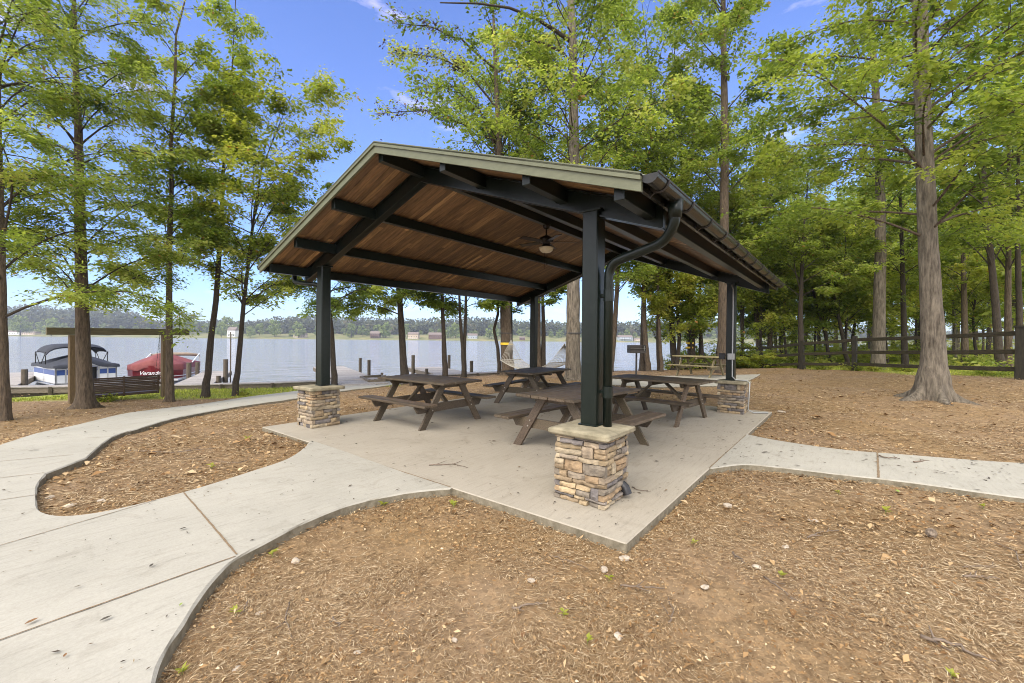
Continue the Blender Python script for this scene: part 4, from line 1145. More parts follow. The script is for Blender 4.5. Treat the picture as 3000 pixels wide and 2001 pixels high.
def grow(spine, rads, z0, z1, reach, nb, seed, up=(.15, .6), droop=.25, nsub=6, prof=None, az=None, extra=None):
    """branches off a spine (local points). returns limb arrays, twig segments (a,b,branch id)"""
    r = np.random.default_rng(seed); S = np.array([tuple(p) for p in spine]); H = S[:, 2]
    lim = Limbs(); seg = []; bid = 0
    hs = list(np.sort(r.uniform(z0, z1, nb))); ang = r.uniform(0, 2*pi)
    jobs = []
    for h in hs:
        ang += 2.4+r.normal(0, .35)
        t = (h-z0)/max(.1, z1-z0); pr = prof(t) if prof else (1-.55*t)
        a = ang if az is None else az(r, ang)
        jobs.append((h, a, reach*pr*r.uniform(.6, 1.1), r.uniform(*up)))
    for e in (extra or []): jobs.append(e)
    for (h, a, L, u) in jobs:
        c = np.array([np.interp(h, H, S[:, 0]), np.interp(h, H, S[:, 1]), h]); tr = np.interp(h, H, rads)
        m = 9; pts = [c]; el = u+.25; step = L/(m-1); aa = a; p = c.copy(); dr = droop*r.uniform(.6, 1.5)
        for k in range(1, m):
            el -= dr*(1.25*k/m)*.42; aa += r.normal(0, .10)
            p = p+step*np.array([cos(aa)*cos(el), sin(aa)*cos(el), sin(el)]); pts.append(p)
        pts = np.array(pts); rb = min(tr*.45, .0065*L+.008)
        lim.tube(pts, rb, .005, 5)
        ns = max(3, int(nsub*(.5+L/reach*.6)))
        for j in range(ns):
            t = .22+.78*(j+r.uniform(0, .9))/ns; t = min(t, .99); i = t*(m-1); i0 = int(i); q = pts[i0]+(pts[min(i0+1, m-1)]-pts[i0])*(i-i0)
            side = 1 if j % 2 else -1
            d = pts[min(i0+1, m-1)]-pts[i0]; ba = atan2(d[1], d[0])+side*r.uniform(.5, 1.25)
            l = L*r.uniform(.22, .42)*(1.25-.65*t); e = el*.4+r.uniform(-.25, .65); sp = [q]; pp = q.copy(); mm = 5
            for k in range(1, mm):
                e -= droop*.22; ba += r.normal(0, .15); pp = pp+l/(mm-1)*np.array([cos(ba)*cos(e), sin(ba)*cos(e), sin(e)]); sp.append(pp)
            sp = np.array(sp); lim.tube(sp, rb*.35+.003, .003, 3)
            for k in range(mm-1): seg.append((sp[k], sp[k+1], bid, k/mm))
            # tertiary twigs
            for k in range(1, mm):
                for s3 in (-1, 1):
                    b3 = ba+s3*r.uniform(.5, 1.2); l3 = l*r.uniform(.2, .42); e3 = r.uniform(-.6, .8)
                    q3 = sp[k]+l3*np.array([cos(b3)*cos(e3), sin(b3)*cos(e3), sin(e3)]); seg.append((sp[k], q3, bid, .8))
            bid += 1
        for k in range(m//2, m-1): seg.append((pts[k], pts[k+1], bid, .8))
        bid += 1
    return lim, seg

def foliate(seg, n, size, seed, spread=.10, narrow=.5, sag=.35, tone=.5, tv=.20, flat=.75, ax=None):
    r = np.random.default_rng(seed+99)
    A = np.array([s[0] for s in seg]); B = np.array([s[1] for s in seg]); bid = np.array([s[2] for s in seg])
    Ln = np.linalg.norm(B-A, axis=1)
    if ax is not None:
        cxy = np.stack([np.interp(A[:, 2], ax[:, 2], ax[:, 0]), np.interp(A[:, 2], ax[:, 2], ax[:, 1])], 1); da = np.hypot(*(A[:, :2]-cxy).T)
        near = np.clip((da-.3)/1.0, .04, 1)
    else: near = 1.0
    pr = (Ln+.02)*near*np.exp(r.normal(0, .55, bid.max()+1))[bid]*np.exp(r.normal(0, .7, len(Ln))); pr /= pr.sum()
    i = r.choice(len(seg), n, p=pr); t = r.random(n)[:, None]
    P = A[i]+(B[i]-A[i])*t
    P = P+r.normal(0, 1, (n, 3))*spread*np.array([1, 1, .6])
    P[:, 2] -= abs(r.normal(0, spread*.6, n))
    a = np.arctan2(B[i][:, 1]-A[i][:, 1], B[i][:, 0]-A[i][:, 0])+r.normal(0, 1.1, n)
    D = np.stack([np.cos(a), np.sin(a), -sag+r.normal(0, .35, n)], 1); D /= np.linalg.norm(D, axis=1, keepdims=True)
    N = np.stack([r.normal(0, flat, n), r.normal(0, flat, n), np.ones(n)], 1); N -= D*np.sum(N*D, 1, keepdims=True); N /= np.linalg.norm(N, axis=1, keepdims=True)
    L = size*np.exp(r.normal(0, .28, n)); W = L*narrow*r.uniform(.8, 1.25, n)
    V, F = leaf_quads(P, D, N, L, W, .18)
    bt = r.normal(0, tv, bid.max()+1)
    v = np.clip(tone+bt[bid[i]]+r.normal(0, .14, n), 0, .92)
    v[r.random(n) < .012] = 1.0
    return V, F, np.repeat(v, 4)

def tree(label, pts, rads, base, bark, leaf, z0, z1, reach, nb, nleaf, size, seed, group='lakeside trees', name='tree', flare=.5, lobes=5, up=(.2, .95), droop=.18,
         nsub=6, spread=.12, narrow=.5, tone=.5, prof=None, az=None, sides=14, extra=None, cat='tree', extra_limbs=None, sag=.35):
    t = empty(name, base); tag(t, label, cat, group)
    loc = [Vector(p)-Vector(base) for p in pts]
    V, F = trunk_mesh(loc, rads, sides, flare, lobes, seed)
    mesh_np('trunk', V, F, MT[bark], t, smooth=True)
    Hs = [p.z for p in loc]
    lim, seg = grow(loc, rads, z0, z1, reach, nb, seed, up, droop, nsub, prof, az, extra)
    if extra_limbs:
        for (lp, r0, r1) in extra_limbs:
            lim.tube([tuple(Vector(q)-Vector(base)) for q in lp], r0, r1, 7)
    V, F = lim.arrays(); mesh_np('limbs', V, F, MT['bark_brown' if name == 'oak_tree' else 'bark_dark'], t, smooth=True)
    if nleaf:
        V, F, v = foliate(seg, nleaf, size, seed, spread*.8, narrow, sag, tone, ax=np.array([tuple(q_) for q_ in loc]))
        mesh_np('crown', V, F, MT[leaf], t, attrs={'v': v})
    return t

def shore_depth(px): return float(np.interp(px, [a for a, b in _sh], [b for a, b in _sh]))
def px_tree(label, px, depth, wpx, ztop, crown, bark='bark_brown', leaf='leaf', flare=.45, taper=.5, **kw):
    """px: [(x, y) ...] of the trunk in the 3000 px photograph from the base up; wpx: width there at chest height"""
    depth = min(depth, shore_depth(px[0][0])-.7)
    b = at(px[0][0], px[0][1], depth); g = gz(b.x, b.y); base = Vector((b.x, b.y, g))
    pts = [base]; 
    for q in px[1:]: pts.append(at(q[0], q[1], depth))
    top = pts[-1]; d = (pts[-1]-pts[-2]).normalized(); d.z = max(d.z, .9)
    if ztop+g > top.z+.3:
        k = (ztop+g-top.z)/d.z; pts.append(top+d*k)
    swell = kw.pop('swell', .10); r0 = wpx/2*depth/FL*cos(atan2(abs(px[0][0]-1500), FL)); Ht = pts[-1].z-base.z
    rads = [max(.012, r0*(1-(1-.12)*((p.z-base.z)/Ht)**1.15*(taper/.45) if taper < .6 else r0*(1-.9*(p.z-base.z)/Ht))) for p in pts]
    dense = [pts[0]]
    for a_, b_ in zip(pts[:-1], pts[1:]):
        k_ = max(1, int((b_-a_).length/.35)); dense += [a_+(b_-a_)*(j_/k_) for j_ in range(1, k_+1)]
    pts = dense
    rads = [max(.012, r0*(1+swell*exp(-(p.z-base.z)/1.0))*(1-min(.93, (.9*taper/.45)*((p.z-base.z)/Ht)**1.15))) for p in pts]
    z0, z1, reach, nb, nleaf, size = crown
    return tree(label, pts, rads, base, bark, leaf, z0, z1, reach, nb, nleaf, size, flare=flare, **kw)
S3 = 1.276
def q(*a): return [(x*S3, y*S3) for x, y in a]
LT = 'trees beside the path and seawall'
px_tree('large brown trunk cut by the left edge of the photo', q((8, 962), (2, 700), (-2, 480), (-6, 250), (-10, 0)), 9.0, 44, 13, (1.75, 12, 3.6, 48, 44000, .09), bark='bark_brown', leaf='leaf', seed=1, narrow=.34, group=LT, nsub=8, tone=.5, droop=.45)
px_tree('thick brown trunk with flared roots directly in front of the swing frame', q((196, 934), (190, 760), (186, 600), (183, 480), (180, 300), (172, 100), (170, 0)), 11.2, 50, 14, (1.8, 13.5, 3.5, 52, 48000, .09), bark='bark_brown', seed=2, flare=.75, narrow=.36, group=LT, nsub=8, tone=.55, droop=.4)
px_tree('slim straight tree in front of the right swing post', q((390, 918), (388, 700), (389, 560), (394, 430), (393, 330), (402, 180), (404, 80), (425, 0)), 13.0, 24, 15, (3.5, 13, 2.0, 28, 16000, .11), seed=3, group=LT, tone=.62, leaf='leaf', sides=12, nsub=6, spread=.16)
px_tree('slim leaning tree just right of the swing frame', q((473, 905), (484, 780), (496, 690), (508, 520), (512, 400), (522, 300), (530, 220), (535, 120)), 14.0, 22, 13.5, (3.4, 12.5, 2.0, 28, 16000, .11), seed=4, group=LT, tone=.6, leaf='leaf', sides=12, bark='bark_dark', spread=.16)
px_tree('dark leaning tree with broad yellow green crown left of the pavilion roof', q((541, 904), (552, 780), (560, 690), (572, 590), (585, 480), (600, 390), (618, 345)), 14.4, 18, 10.2, (2.7, 10, 3.9, 40, 33000, .108), seed=5, group=LT, tone=.5, leaf='leaf_yellow', sides=12, bark='bark_dark', nsub=7, spread=.15, prof=lambda t: 1.0-.35*abs(t-.45)*2)
# seen under the roof
UR = 'trees seen under the pavilion roof'
px_tree('thin bent tree right behind the left front post', q((768, 880), (762, 760), (757, 720), (751, 690), (748, 640), (745, 500)), 16.4, 17, 7.5, (2.8, 7.5, 3.2, 30, 26000, .105), seed=6, group=UR, sides=10, bark='bark_dark', leaf='leaf_deep', up=(.0, .8), droop=.4)
px_tree('straight brown trunk left of centre beyond the first picnic table', q((929, 870), (924, 790), (918, 690), (912, 640), (905, 500)), 17.4, 23, 9, (2.8, 8, 3.2, 32, 30000, .105), seed=7, group=UR, sides=12, bark='bark_dark', leaf='leaf_deep', up=(.0, .8), droop=.4)
px_tree('mossy slim trunk behind the middle of the pavilion', q((1022, 872), (1019, 780), (1015, 680), (1012, 600)), 17.8, 15, 9, (2.8, 8, 2.8, 28, 20000, .105), seed=8, group=UR, sides=10, bark='bark_dark', leaf='leaf_deep', up=(.0, .8), droop=.4)
px_tree('left stem of the twin trunks beyond the pavilion', q((1064, 874), (1062, 800), (1057, 740), (1054, 660), (1050, 560)), 18.2, 11, 8, (2.6, 7, 2.2, 12, 6000, .12), seed=9, group=UR, sides=10, bark='bark_dark', leaf='leaf_deep', up=(.0, .8), droop=.4)
px_tree('right stem of the twin trunks beyond the pavilion', q((1066, 874), (1066, 800), (1069, 730), (1070, 660), (1076, 560)), 18.3, 12, 8, (2.6, 7, 2.2, 12, 6000, .12), seed=10, group=UR, sides=10, bark='bark_dark', leaf='leaf_deep', up=(.0, .8), droop=.4)
px_tree('crooked thin tree beside the pine with yellow tape', q((1146, 866), (1143, 800), (1134, 757), (1143, 722), (1144, 680), (1139, 640), (1145, 560)), 18.8, 11, 8, (2.9, 7, 1.8, 12, 4500, .12), seed=11, group=UR, sides=10, bark='bark_dark', leaf='leaf_deep', flare=.2)
PINE = px_tree('rough barked pine with one yellow tape band and the hammock strap', q((1166, 870), (1163, 800), (1160, 700), (1154, 500), (1146, 330), (1140, 200), (1135, 100), (1132, 0)), 18.6, 34, 19, (7.4, 18, 4.6, 30, 15000, .14), seed=12, group=UR, bark='bark_brown', leaf='leaf', tone=.5, spread=.22, flare=.5, nsub=6, up=(.3, .9), droop=.15)
px_tree('slim trunk just right of the far post, behind the hammock', q((1247, 835), (1248, 760), (1246, 690), (1244, 600)), 21.2, 15, 9, (2.7, 8, 2.4, 14, 8000, .13), seed=14, group=UR, sides=10, bark='bark_dark', leaf='leaf_deep')
px_tree('brown trunk hidden behind the far left pavilion post', q((1232, 850), (1233, 760), (1235, 690), (1236, 600)), 20.4, 26, 9, (2.7, 8, 2.4, 12, 6000, .13), seed=13, group=UR, sides=10, bark='bark_brown', leaf='leaf_deep')
BEECH = px_tree('tall thick grey trunk rising behind the roof centre, hammock tied to it', q((1316, 872), (1316, 760), (1317, 600), (1318, 450), (1318, 330), (1316, 200), (1315, 100), (1311, 0)), 15.6, 42, 19, (5.8, 18, 4.8, 44, 24000, .13), seed=15, group=UR, bark='bark_grey', leaf='leaf', tone=.55, spread=.2, flare=.65, taper=.36,
        extra_limbs=[([at(1311*S3, 95*S3, 15.6), at(1275*S3, 70*S3, 15.5), at(1230*S3, 42*S3, 15.4), at(1170*S3, 18*S3, 15.2), at(1100*S3, 8*S3, 15.0), at(1010*S3, 6*S3, 14.9)], .085, .02),
                     ([at(1290*S3, 118*S3, 15.6), at(1245*S3, 98*S3, 15.7), at(1190*S3, 90*S3, 15.9), at(1120*S3, 88*S3, 16.1)], .055, .015)])
px_tree('thin pale stem right of the tall grey trunk above the roof', q((1385, 850), (1383, 600), (1382, 380), (1382, 180), (1378, 60)), 23, 16, 18, (6.5, 16, 3.4, 30, 12000, .14), seed=16, group=UR, sides=10, bark='bark_brown', leaf='leaf', tone=.55, spread=.2)
# above and behind the roof
BR = 'trees rising behind the pavilion roof'
px_tree('leafy slender tree left of the tall grey trunk above the roof', q((1172, 860), (1172, 600), (1170, 420), (1168, 300), (1172, 150)), 24, 14, 16, (6, 15, 2.8, 30, 15000, .14), seed=17, group=BR, sides=8, bark='bark_dark', tone=.6, spread=.2)
px_tree('open crowned tree between the tall grey trunk and the tall slim trunk', q((1475, 850), (1480, 600), (1500, 420), (1500, 300), (1490, 150), (1480, 60)), 26, 18, 19, (6.5, 18, 4.8, 38, 19000, .15), seed=18, group=BR, sides=8, bark='bark_dark', tone=.55, spread=.25)
px_tree('thin trunk with orange tape right of the grill', q((1519, 852), (1514, 760), (1511, 700), (1508, 560)), 20.5, 11, 10, (2.2, 9, 2.2, 18, 9000, .13), seed=19, group=BR, sides=8, bark='bark_brown', leaf='leaf_deep', flare=.2)
px_tree('dark trunk behind the left end of the far picnic table', q((1549, 842), (1543, 760), (1538, 680), (1536, 560)), 21.5, 20, 10, (2.4, 9, 2.8, 20, 10000, .14), seed=20, group=BR, sides=10, bark='bark_dark', leaf='leaf_deep')
TW = px_tree('dark trunk with two yellow tape bands behind the far picnic table', q((1588, 838), (1587, 740), (1586, 640), (1578, 480), (1562, 340), (1552, 180), (1545, 60)), 21.8, 24, 18, (4.6, 16, 4.2, 40, 24000, .14), seed=21, group=BR, sides=12, bark='bark_dark', leaf='leaf', tone=.5, spread=.2)
px_tree('very thin stem right of the trunk with two yellow tapes', q((1607, 838), (1607, 740), (1610, 640), (1614, 500)), 22.5, 8, 8, (2.0, 7, 1.6, 12, 5000, .12), seed=22, group=BR, sides=8, bark='bark_dark', leaf='leaf_deep')
px_tree('very tall straight slim trunk right of the roof end', q((1660, 850), (1662, 640), (1663, 420), (1664, 300), (1662, 150), (1660, 0)), 18.5, 34, 21, (7.5, 20, 4.0, 34, 21000, .14), seed=23, group=BR, bark='bark_brown', leaf='leaf', tone=.45, spread=.2, flare=.5, taper=.38)
# the big oak
OB = 'trees beyond and beside the fence'
OAK = px_tree('largest grey trunk with spreading roots in front of the fence', q((2141, 912), (2143, 800), (2138, 700), (2131, 560), (2124, 400), (2118, 240), (2114, 100), (2111, 0)), 9.6, 70, 15, (3.3, 13.5, 4.8, 46, 46000, .10), seed=24, group=OB, bark='bark_grey', leaf='leaf_deep', tone=.62, flare=.95, lobes=6, sides=40, taper=.32, swell=.45, nsub=9, droop=.28, spread=.13, name='oak_tree', up=(.0, .55))
px_tree('straight light grey pine trunk left of the big oak, behind the fence', q((2016, 828), (2021, 600), (2022, 480), (2020, 380), (2010, 200), (2000, 60)), 19.5, 42, 20, (7, 18, 4.2, 28, 14000, .15), seed=25, group=OB, bark='bark_grey', leaf='leaf_deep', tone=.5, spread=.2, flare=.4, taper=.38)
px_tree('dark trunk between the grey pine and the big oak', q((2078, 828), (2074, 700), (2070, 540), (2066, 400)), 22, 22, 14, (3.2, 13, 3.4, 28, 14000, .13), seed=26, group=OB, sides=10, bark='bark_dark', leaf='leaf')
px_tree('slim forked tree behind the second visible fence post', q((1840, 850), (1838, 720), (1841, 620), (1846, 520), (1853, 450), (1856, 390)), 20.5, 20, 9.5, (3.4, 10, 3.8, 34, 22000, .13), seed=27, group=OB, sides=10, bark='bark_dark', leaf='leaf', tone=.55)
px_tree('thin trunk leaning left behind the first fence bays', q((1906, 842), (1896, 770), (1884, 730), (1872, 690), (1860, 640)), 24, 12, 9, (2.0, 8, 3.0, 26, 15000, .13), seed=28, group=OB, sides=8, bark='bark_dark', leaf='leaf_deep', flare=.2)
px_tree('strongly leaning dark trunk left of the grey pine', q((1945, 838), (1936, 780), (1922, 710), (1910, 650), (1900, 600)), 23, 14, 9, (2.4, 8, 3.0, 26, 15000, .13), seed=29, group=OB, sides=8, bark='bark_dark', leaf='leaf', flare=.2)
px_tree('slim dark trunk just right of the last pavilion post', q((1746, 840), (1740, 760), (1735, 700), (1738, 560)), 25, 20, 10, (2.2, 9, 3.2, 28, 16000, .14), seed=30, group=OB, sides=8, bark='bark_brown', leaf='leaf_deep')
px_tree('thin leaning stem above the end of the gutter', q((1808, 842), (1800, 760), (1790, 690), (1775, 640)), 24, 9, 8, (1.8, 7.5, 2.6, 24, 13000, .13), seed=31, group=OB, sides=8, bark='bark_dark', leaf='leaf_deep', flare=.2)
px_tree('straight brown trunk right of the big oak', q((2216, 808), (2214, 700), (2211, 560), (2208, 420), (2206, 300)), 24, 24, 15, (3.4, 14, 3.4, 30, 15000, .15), seed=32, group=OB, sides=10, bark='bark_brown', leaf='leaf_yellow', tone=.5)
px_tree('pale thin stem right next to the big oak', q((2192, 806), (2190, 700), (2186, 600), (2180, 480)), 30, 13, 12, (3.0, 11, 2.6, 20, 9000, .16), seed=33, group=OB, sides=8, bark='bark_grey', leaf='leaf_yellow')
px_tree('dark trunk leaning left near the right edge, first of the close three', q((2296, 820), (2286, 700), (2276, 600), (2262, 450), (2255, 300)), 15.5, 30, 14, (3.8, 13, 3.4, 30, 18000, .12), seed=34, group=OB, sides=12, bark='bark_dark', leaf='leaf_deep')
px_tree('grey brown trunk near the right edge, middle of the close three', q((2316, 800), (2314, 700), (2316, 560), (2316, 400)), 18, 26, 15, (4.2, 14, 3.2, 24, 13000, .14), seed=35, group=OB, sides=10, bark='bark_brown', leaf='leaf_deep')
px_tree('dark trunk at the right edge, last of the close three', q((2343, 806), (2340, 700), (2336, 560), (2338, 400)), 16.5, 24, 15, (3.8, 14, 3.4, 26, 15000, .14), seed=36, group=OB, sides=10, bark='bark_dark', leaf='leaf_deep')

# thin bare stems of the far right woodland
for i, (px, dep, w_, lean, lab) in enumerate([(2172, 27, 9, 6, 'thin dark stem just right of the last pavilion post'), (2275, 30, 11, -8, 'thin dark stem between the first and second fence posts'), (2318, 33, 8, 5, 'hair thin stem left of the slim forked tree'), (2405, 31, 12, -14, 'thin stem midway along the third fence bay'),
    (2548, 30, 13, 4, 'thin dark stem left of the grey pine trunk'), (2618, 36, 12, -6, 'thin dark stem right of the grey pine trunk'), (2690, 30, 11, 8, 'thin dark stem left of the oak trunk'), (2805, 40, 14, 3, 'thin pale stem close to the right of the oak, far back'),
    (2862, 48, 13, -5, 'far thin stem in the middle of the right fence bay'), (2895, 34, 16, 4, 'thin dark stem left of the close three trunks'), (2955, 30, 14, -4, 'thin stem between the close three trunks'), (2925, 55, 12, 2, 'farthest thin stem before the right fence post')]):
    px_tree(lab, [(px, 1060), (px+lean, 900), (px+lean*1.6, 700), (px+lean*2.5, 450)], dep, w_, 15, (6, 14, 2.6, 14, 5000, .16), bark='bark_grey' if i % 3 == 1 else 'bark_dark', leaf='leaf_yellow' if i % 2 else 'leaf', seed=60+i, group='thin stems of the woodland beyond the fence', sides=8, flare=.15, spread=.2)
# woodland behind: a few kinds, copied
def wood_proto(label, H, r0, leaf, seed, reach, n, size, bark='bark_dark', z0=1.3, tone=.5):
    rr = random.Random(seed); pts = [Vector((0, 0, 0))]; x = y = 0
    for k in range(1, 7): x += rr.uniform(-.12, .12)*H/8; y += rr.uniform(-.12, .12)*H/8; pts.append(Vector((x, y, H*k/6)))
    rads = [r0*(1-.85*k/6) for k in range(7)]
    return tree(label, pts, rads, Vector((0, 0, 0)), bark, leaf, z0, H*.97, reach, int(H*3.2), n, size, seed, group='woodland trees beyond the fence', sides=8, flare=.25, spread=.2, tone=tone, name='woodland_tree')
PROTO = [wood_proto('x', 9, .10, 'leaf_yellow', 101, 2.8, 10000, .14, tone=.6), wood_proto('x', 12, .14, 'leaf', 102, 3.2, 11500, .15, tone=.6),
         wood_proto('x', 6, .06, 'leaf_yellow', 103, 2.3, 9000, .12, z0=1.0), wood_proto('x', 15, .16, 'leaf', 104, 3.6, 12500, .16, z0=4, tone=.5, bark='bark_brown')]
WOOD = [ # (photo column, depth, kind, scale, label)
 (2262, 27, 2, 1.0, 'low bright shrubby tree at the water edge beside the last post'),
 (2330, 31, 0, 1.1, 'leafy tree above the end of the roof, near the shore'),
 (2390, 26, 2, 1.1, 'short yellow green tree behind the third fence bay'),
 (2500, 29, 0, 1.2, 'bushy tree directly behind the mossy fence post'),
 (2545, 36, 3, 1.1, 'tall woodland tree left of the grey pine'),
 (2600, 27, 2, 1.3, 'bright low tree behind the grey pine'),
 (2690, 30, 2, 1.3, 'bright understorey tree left against the big oak trunk'),
 (2760, 40, 0, 1.4, 'broad tree hidden behind the big oak trunk'),
 (2835, 46, 3, 1.3, 'tall sunlit tree right of the big oak in the distance'),
 (2880, 38, 2, 1.5, 'yellow tree far behind the right fence bay'),
 (2990, 26, 0, 1.2, 'leafy tree at the right edge behind the fence'),
 (3060, 22, 1, 1.2, 'dense tree just past the right edge'),
 (2130, 33, 3, 1.0, 'tall tree over the far end of the roof'),
 (2060, 31, 1, 1.1, 'dense tree above the right half of the gutter'),
 (1985, 34, 0, 1.4, 'tall leafy tree above the gutter bend'),
 (1900, 36, 3, 1.15, 'tall airy tree above the right end of the rake trim'),
 (2250, 38, 3, 1.15, 'tall tree right of the very tall slim trunk'),
 (2350, 42, 3, 1.3, 'tall background tree above the leaning trunks'),
 (2450, 45, 3, 1.35, 'tall background tree left of the grey pine top'),
 (2580, 48, 3, 1.5, 'tall background tree behind the grey pine top'),
 (2700, 50, 3, 1.5, 'tall background tree behind the oak crown'),
 (2950, 44, 3, 1.5, 'tall background tree behind the right edge crowns'),
 (2220, 24, 2, 1.4, 'bright bushy tree between the last post and the first fence post'),
 (2290, 40, 1, 1.4, 'broad tree on the point behind the first fence bay'), (2420, 38, 0, 1.6, 'broad pale tree behind the leaning trunks'), (2480, 24, 2, 1.4, 'bright small tree just behind the mossy fence post'), (2570, 25, 2, 1.5, 'yellow green small tree left of the grey pine foot'),
 (2680, 42, 0, 1.7, 'wide background tree left of the big oak'), (2860, 29, 2, 1.5, 'yellow green tree behind the right fence bay'), (2905, 50, 0, 1.8, 'wide sunlit background tree right of the oak'),
 (2960, 30, 0, 1.3, 'light green tree behind the close three trunks'), (3010, 36, 2, 1.9, 'yellow green background tree at the right edge'), (2170, 29, 0, 1.1, 'light tree directly above the end of the gutter'),
 (2030, 27, 2, 1.2, 'bright tree seen behind the far picnic table'), (1930, 30, 0, 1.1, 'light tree behind the thin trunk with orange tape'), (2100, 38, 3, 1.3, 'tall background tree right of the very tall slim trunk, nearer the roof'),
 (1790, 38, 3, 1.25, 'tall background tree right of the thin pale stem'),
]
first = set()
for i, (px, dep, k, sc, lab) in enumerate(WOOD):
    d2 = min(dep, shore_depth(px)-1.2); sc *= max(.72, d2/dep); dep = d2
    src = PROTO[k]; x, y = pt_depth(px, dep)
    if k in first: o = copy_tree(src)
    else: o = src; first.add(k)
    o.location = (x, y, gz(x, y)-.05); o.rotation_euler = (0, 0, i*1.37); o.scale = (sc, sc, sc*(1+.08*sin(i)))
    o['label'] = lab
# low bushes along the bank and fence line
def bush_proto(seed, leaf, n, size, H=1.0):
    r = np.random.default_rng(seed); t = empty('shrub', (0, 0, 0)); tag(t, 'x', 'shrub', 'low shrubs along the bank and fence')
    lim = Limbs(); seg = []
    for k in range(16):
        a = r.uniform(0, 2*pi); e = r.uniform(.5, 1.3); L = H*r.uniform(.6, 1.1); p = np.array([0., 0, 0]); pts = [p]
        for j in range(4):
            e -= .12; p = p+L/4*np.array([cos(a)*cos(e), sin(a)*cos(e), sin(e)]); pts.append(p)
        lim.tube(pts, .012, .003, 4)
        for j in range(4): seg.append((pts[j], pts[j+1], k, .5))
        for j in range(2, 5):
            for s3 in (-1, 1):
                b = a+s3*.9; seg.append((pts[j], pts[j]+L*.3*np.array([cos(b), sin(b), r.uniform(-.2, .4)]), k, .5))
    V, F = lim.arrays(); mesh_np('stems', V, F, MT['bark_dark'], t)
    V, F, v = foliate(seg, n, size, seed, .09, .55, .2, .55); mesh_np('leaves', V, F, MT[leaf], t, attrs={'v': v}); return t
BP = [bush_proto(201, 'leaf', 1500, .10), bush_proto(202, 'leaf_yellow', 1000, .09, .6)]
SAP = bush_proto(203, 'leaf_yellow', 7000, .12, 3.2)
SAP.name = 'sapling'; SAP['category'] = 'sapling'; SAP['group'] = 'leafy saplings behind the fence'
for i, (px, dep, sc, lab) in enumerate([(2195, 26, .9, 'leafy sapling right behind the last pavilion post'), (2250, 30, 1.0, 'sapling at the water edge behind the first fence bay'), (2300, 34, 1.1, 'sapling by the water left of the forked tree'), (2375, 28, 1.0, 'sapling right of the forked tree'),
  (2410, 34, 1.2, 'tall sapling behind the third fence bay'), (2465, 27, 1.0, 'sapling left of the mossy fence post'), (2520, 32, 1.2, 'sapling just right of the mossy fence post'), (2560, 28, .9, 'sapling left of the grey pine foot'), (2615, 32, 1.2, 'sapling right of the grey pine foot'), (2665, 28, 1.0, 'sapling midway between grey pine and oak'), (2700, 34, 1.3, 'sapling touching the left side of the oak trunk'),
  (2800, 44, 1.3, 'sapling just right of the oak trunk, far back'), (2850, 52, 1.5, 'far sapling over the middle of the right bay'), (2900, 40, 1.2, 'sapling left of the three close trunks'), (2965, 33, 1.1, 'sapling between the close trunks'), (2350, 44, 1.6, 'farthest sapling seen over the fence middle'), (2095, 27, 1.0, 'sapling left of the last pavilion post'), (2140, 31, 1.1, 'sapling hidden behind the last pavilion post')]):
    o = SAP if i == 0 else copy_tree(SAP)
    dep = min(dep, shore_depth(px)-.6)
    x, y = pt_depth(px, dep); o.location = (x, y, gz(x, y)-.05); o.rotation_euler = (0, 0, i*2.1); o.scale = (sc*.75, sc*.75, sc*.62); o['label'] = lab
BUSH = [(302, 12.6, 1, .62, 'yellow leafy shoot in front of the swing bench'), (712, 14.6, 1, .5, 'yellow leafy shoot between the slim trees and the front left post'), (2015, 22.5, 0, 1.3, 'leafy shrub behind the bench of the far picnic table'), (2075, 23.5, 0, 1.6, 'bushy shrub right behind the far picnic table'), (1975, 23, 1, 1.2, 'low yellow shrub left of the far picnic table'),
        (2130, 24, 0, 1.3, 'shrub left against the last pavilion post'), (2245, 23, 1, .9, 'low shrub at the foot of the first fence bay'), (2300, 21.5, 1, .9, 'small shrub under the second fence rail bay'),
        (2420, 18.8, 1, .8, 'yellow weedy shrub left of the mossy fence post'), (2500, 16.9, 1, .8, 'weeds round the foot of the mossy fence post'), (2560, 16.6, 1, .7, 'low weeds right of the mossy fence post'),
        (2650, 17, 1, .8, 'low weeds left of the big oak under the rail'), (2860, 14.3, 0, .45, 'dark weeds under the right fence bay'), (2930, 12.8, 0, .5, 'dark weeds beside the right fence post'),
        (2850, 24, 0, 1.2, 'shrub at the foot of the straight brown trunk'), (2985, 13.6, 0, 1.3, 'dark shrub behind the right fence post'), (2380, 24, 0, 1.5, 'leafy shrub behind the third fence bay'), (2330, 24, 0, 1.4, 'leafy shrub by the water behind the second bay'),
        (2170, 24.5, 0, 1.7, 'tall leafy shrub behind the last pavilion post')]
first = set()
for i, (px, dep, k, sc, lab) in enumerate(BUSH):
    dep = min(dep, shore_depth(px)-.5); x, y = pt_depth(px, dep)
    if k in first: o = copy_tree(BP[k])
    else: o = BP[k]; first.add(k)
    o.location = (x, y, gz(x, y)-.03); o.rotation_euler = (0, 0, i*1.9); o.scale = (sc, sc, sc); o['label'] = lab

